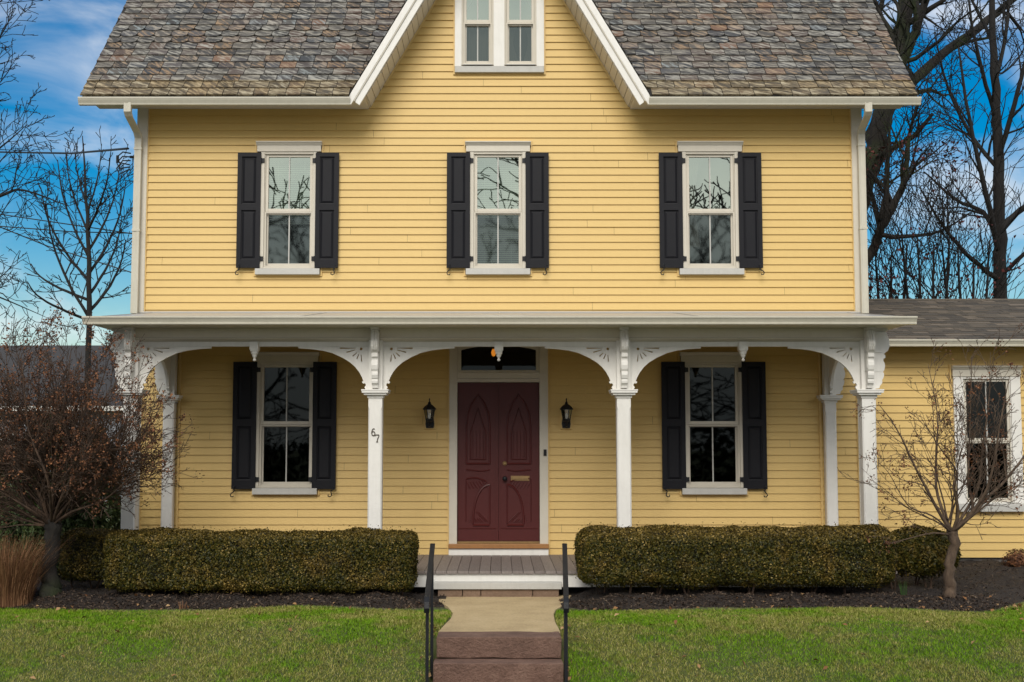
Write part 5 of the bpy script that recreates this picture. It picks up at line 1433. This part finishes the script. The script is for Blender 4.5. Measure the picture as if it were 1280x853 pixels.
tag(leaves('light_blocking_shrubs',np.stack([xx,yy,zz],1),NS,.5*nr.uniform(.5,1.2,nS),M['evergreen'],None),'unseen dark shrub belt across the street, added to dim front light and reflections','shrubbery',kind='stuff')  # shrub belt added out of view to cut low front light and darken panes
copy_tree(st_,(-9.3,-25.5,-.7),1.9,'bare street tree across the road opposite the left end of the porch',1.4)
copy_tree(st_,(9.4,-26,-.7),4.0,'bare street tree across the road opposite the right end of the porch',1.4)
copy_tree(st_,(-4.4,-27,-.7),3.3,'bare street tree across the road between those opposite the door and the left porch end',1.4)
copy_tree(st_,(4.9,-28,-.7),.8,'bare street tree across the road between those opposite the door and the right porch end',1.4)
copy_tree(st_,(-19,-44,-.7),2.8,'bare street tree across the road farthest to the left',1.1)
copy_tree(st_,(18,-43,-.7),5.1,'bare street tree across the road farthest to the right',1.0)

# ================================================================== grass, mulch chips, leaves
def scatter(n, x0,x1,y0,y1): return nr.uniform(x0,x1,n), nr.uniform(y0,y1,n)
be = np.vectorize(bed_edge); gzv = np.vectorize(gz); bzv = np.vectorize(bedz)
n = 420000
x,y = scatter(n,-6.6,6.9,-7.0,-3.1)
x2,y2 = scatter(36000,4.9,8.2,-3.1,-1.8); x = np.concatenate([x,x2]); y = np.concatenate([y,y2]); n = len(x)
# more of the blades towards the part in view
path_l = np.interp(y,[p[1] for p in L_[::-1]],[p[0] for p in L_[::-1]]); path_r = np.interp(y,[p[1] for p in R_[::-1]],[p[0] for p in R_[::-1]])
keep = (y < be(x)+nr.normal(0,.02,n)) & ((x < path_l-.012+nr.normal(0,.006,n)) | (x > path_r+.012+nr.normal(0,.006,n)))
keep &= ~((y < YE1+.02) & (x > xL-.05) & (x < xRr+.05))
x,y = x[keep],y[keep]; m_ = len(x)
P0 = np.stack([x,y,gzv(x,y)-.003],1)
# soil pulled away from path edge: bring blades to path level
a = nr.uniform(0,6.283,m_); D = np.stack([np.cos(a),np.sin(a),np.zeros(m_)],1)*nr.uniform(.3,1.9,m_)[:,None]
hh = nr.uniform(.014,.036,m_)*(1+.25*np.sin(x*2.2)*np.sin(y*3.1))
g = blades('lawn_grass',P0,D,hh,.0066,M['grass'],None,.7)
tag(g,'short patchy green and straw coloured lawn on both sides of the steps','grass',kind='stuff')
n = 16000
x = np.concatenate([nr.uniform(-6.6,-.62,n),nr.uniform(.68,7.2,n)]); y = nr.uniform(-3.55,.2,2*n)
y = np.where(nr.uniform(size=2*n)<.55,nr.uniform(-3.5,-2.8,2*n),y)
keep = (y > be(x)-.03+nr.normal(0,.02,2*n)) & ~((np.abs(x) < WX) & (y > -2.2)); x,y = x[keep],y[keep]; m_=len(x)
N = nr.normal(size=(m_,3))*.6+np.array([0,0,1]); N /= np.linalg.norm(N,axis=1,keepdims=True)
g = leaves('mulch_chips',np.stack([x,y,bzv(x,y)+.006],1),N,.034*nr.uniform(.4,1.5,m_),M['chips'],None,aspect=.35)
tag(g,'dark bark chips covering the planting beds','mulch',kind='stuff')
n = 640
x = nr.uniform(-6.3,6.6,n); y = np.where(nr.uniform(size=n)<.6,nr.uniform(-3.6,-2.8,n),nr.uniform(-6.5,-3.3,n)); x[330:] = 5.9+nr.normal(0,.45,310); y[330:] = nr.uniform(-6.2,-3.0,310)
x[70:110] = nr.choice([xL-.06,xRr+.06],40)+nr.normal(0,.03,40); y[70:110]=nr.uniform(-6.3,-4.6,40)
keep = ~((x>xL-.02)&(x<xRr+.02)) ; x,y=x[keep],y[keep]; m_=len(x)
zz = np.where(y>be(x),bzv(x,y)+.02,gzv(x,y)+.035)
N = nr.normal(size=(m_,3))*.4+np.array([0,0,1]); N /= np.linalg.norm(N,axis=1,keepdims=True)
g = leaves('fallen_leaves',np.stack([x,y,zz],1),N,.05*nr.uniform(.5,1.4,m_),M['litter'],None,aspect=.6)
tag(g,'scattered dry tan leaves on the lawn and beds','fallen leaves',kind='stuff')
# edging soil beside the steps
mb = MB()
for a,b_ in ((xL-.10,xL+.01),(xRr-.01,xRr+.09)): 
    mb.box(a,b_,-7.3,YE1+.02,-.62,-.60)

# ================================================================== LIGHT AND SKY
SUN_EL, SUN_AZ = 35.5, 187       # azimuth clockwise from +y (behind the house); 180 = behind the camera
w = bpy.data.worlds.new('World'); sc.world = w; w.use_nodes = True; nt = w.node_tree; nt.nodes.clear()
out = nt.nodes.new('ShaderNodeOutputWorld'); bg = nt.nodes.new('ShaderNodeBackground'); nt.links.new(bg.outputs[0],out.inputs[0])
sky = nt.nodes.new('ShaderNodeTexSky'); sky.sky_type = 'NISHITA'; sky.sun_disc = False; sky.sun_elevation = R(SUN_EL); sky.sun_rotation = R(SUN_AZ)
sky.air_density = 1.2; sky.dust_density = .4; sky.ozone_density = 3
tc = nt.nodes.new('ShaderNodeTexCoord')
hs = nt.nodes.new('ShaderNodeHueSaturation'); hs.inputs['Saturation'].default_value = 1.8; hs.inputs['Value'].default_value = .88; hs.inputs['Hue'].default_value = .503
nt.links.new(sky.outputs[0],hs.inputs['Color'])
sepn = nt.nodes.new('ShaderNodeSeparateXYZ'); nt.links.new(tc.outputs['Generated'],sepn.inputs[0])
def cloudmask(scale, loc, lo, hi, sx=(1,1,1.9)):
    mp = nt.nodes.new('ShaderNodeMapping'); nt.links.new(tc.outputs['Generated'],mp.inputs[0]); mp.inputs['Location'].default_value = loc; mp.inputs['Scale'].default_value = sx
    nz = nt.nodes.new('ShaderNodeTexNoise'); nz.inputs['Scale'].default_value = scale; nz.inputs['Detail'].default_value = 7; nz.inputs['Roughness'].default_value=.52; nz.inputs['Distortion'].default_value=.5
    nt.links.new(mp.outputs[0],nz.inputs['Vector'])
    # thicker cloud cover on the street side of the sky
    mr = nt.nodes.new('ShaderNodeMapRange'); mr.inputs[1].default_value=.5; mr.inputs[2].default_value=-.3; mr.inputs[3].default_value=0; mr.inputs[4].default_value=.42; nt.links.new(sepn.outputs['Y'],mr.inputs[0])
    hz = nt.nodes.new('ShaderNodeMapRange'); hz.inputs[1].default_value=.0; hz.inputs[2].default_value=.30; hz.inputs[3].default_value=.06; hz.inputs[4].default_value=0; nt.links.new(sepn.outputs['Z'],hz.inputs[0])
    ad = nt.nodes.new('ShaderNodeMath'); nt.links.new(nz.outputs['Fac'],ad.inputs[0]); nt.links.new(mr.outputs[0],ad.inputs[1])
    ad2 = nt.nodes.new('ShaderNodeMath'); nt.links.new(ad.outputs[0],ad2.inputs[0]); nt.links.new(hz.outputs[0],ad2.inputs[1])
    m2 = nt.nodes.new('ShaderNodeMapRange'); m2.interpolation_type='SMOOTHSTEP'; m2.inputs[1].default_value=lo; m2.inputs[2].default_value=hi; nt.links.new(ad2.outputs[0],m2.inputs[0])
    return m2.outputs[0]
cm_ = cloudmask(7.0,(1.1,.9,2.9),.48,.80,(1,1,1.6))
sh = nt.nodes.new('ShaderNodeTexNoise'); sh.inputs['Scale'].default_value=6; sh.inputs['Detail'].default_value=5; nt.links.new(tc.outputs['Generated'],sh.inputs['Vector'])
cr = nt.nodes.new('ShaderNodeValToRGB'); nt.links.new(sh.outputs['Fac'],cr.inputs[0]); cr.color_ramp.elements[0].position=.3; cr.color_ramp.elements[0].color=(5.6,6.2,6.9,1); cr.color_ramp.elements[1].position=.7; cr.color_ramp.elements[1].color=(10.6,10.6,10.5,1)
mx = nt.nodes.new('ShaderNodeMix'); mx.data_type='RGBA'; nt.links.new(cm_,mx.inputs[0]); nt.links.new(hs.outputs[0],mx.inputs[6]); nt.links.new(cr.outputs[0],mx.inputs[7])
nt.links.new(mx.outputs[2],bg.inputs['Color']); bg.inputs['Strength'].default_value = .084
sun = bpy.data.lights.new('sun','SUN'); sun.energy = 2.25; sun.angle = R(31); sun.color = (1,.95,.86)
so = bpy.data.objects.new('sun',sun); COL.objects.link(so)
el,az = R(SUN_EL),R(SUN_AZ); d = Vector((math.sin(az)*math.cos(el),math.cos(az)*math.cos(el),math.sin(el)))
so.rotation_euler = d.to_track_quat('Z','Y').to_euler(); so.location = d*30

cam = bpy.data.cameras.new('camera'); co = bpy.data.objects.new('camera',cam); COL.objects.link(co)
co.location = (0,CAMY,CAMZ); co.rotation_euler = (R(90)+PITCH,0,0); cam.sensor_width = 36; cam.lens = F/1280*36; cam.shift_x = (640-CX)/1280
cam.clip_end = 2000; cam.clip_start = .1; sc.camera = co
vs = sc.view_settings; vs.view_transform = 'Standard'; vs.look = 'None'; vs.gamma = 1; vs.use_curve_mapping = False; vs.exposure = .34
sc.cycles.max_bounces = 6; sc.cycles.transparent_max_bounces = 12; sc.cycles.caustics_reflective = False; sc.cycles.caustics_refractive = False
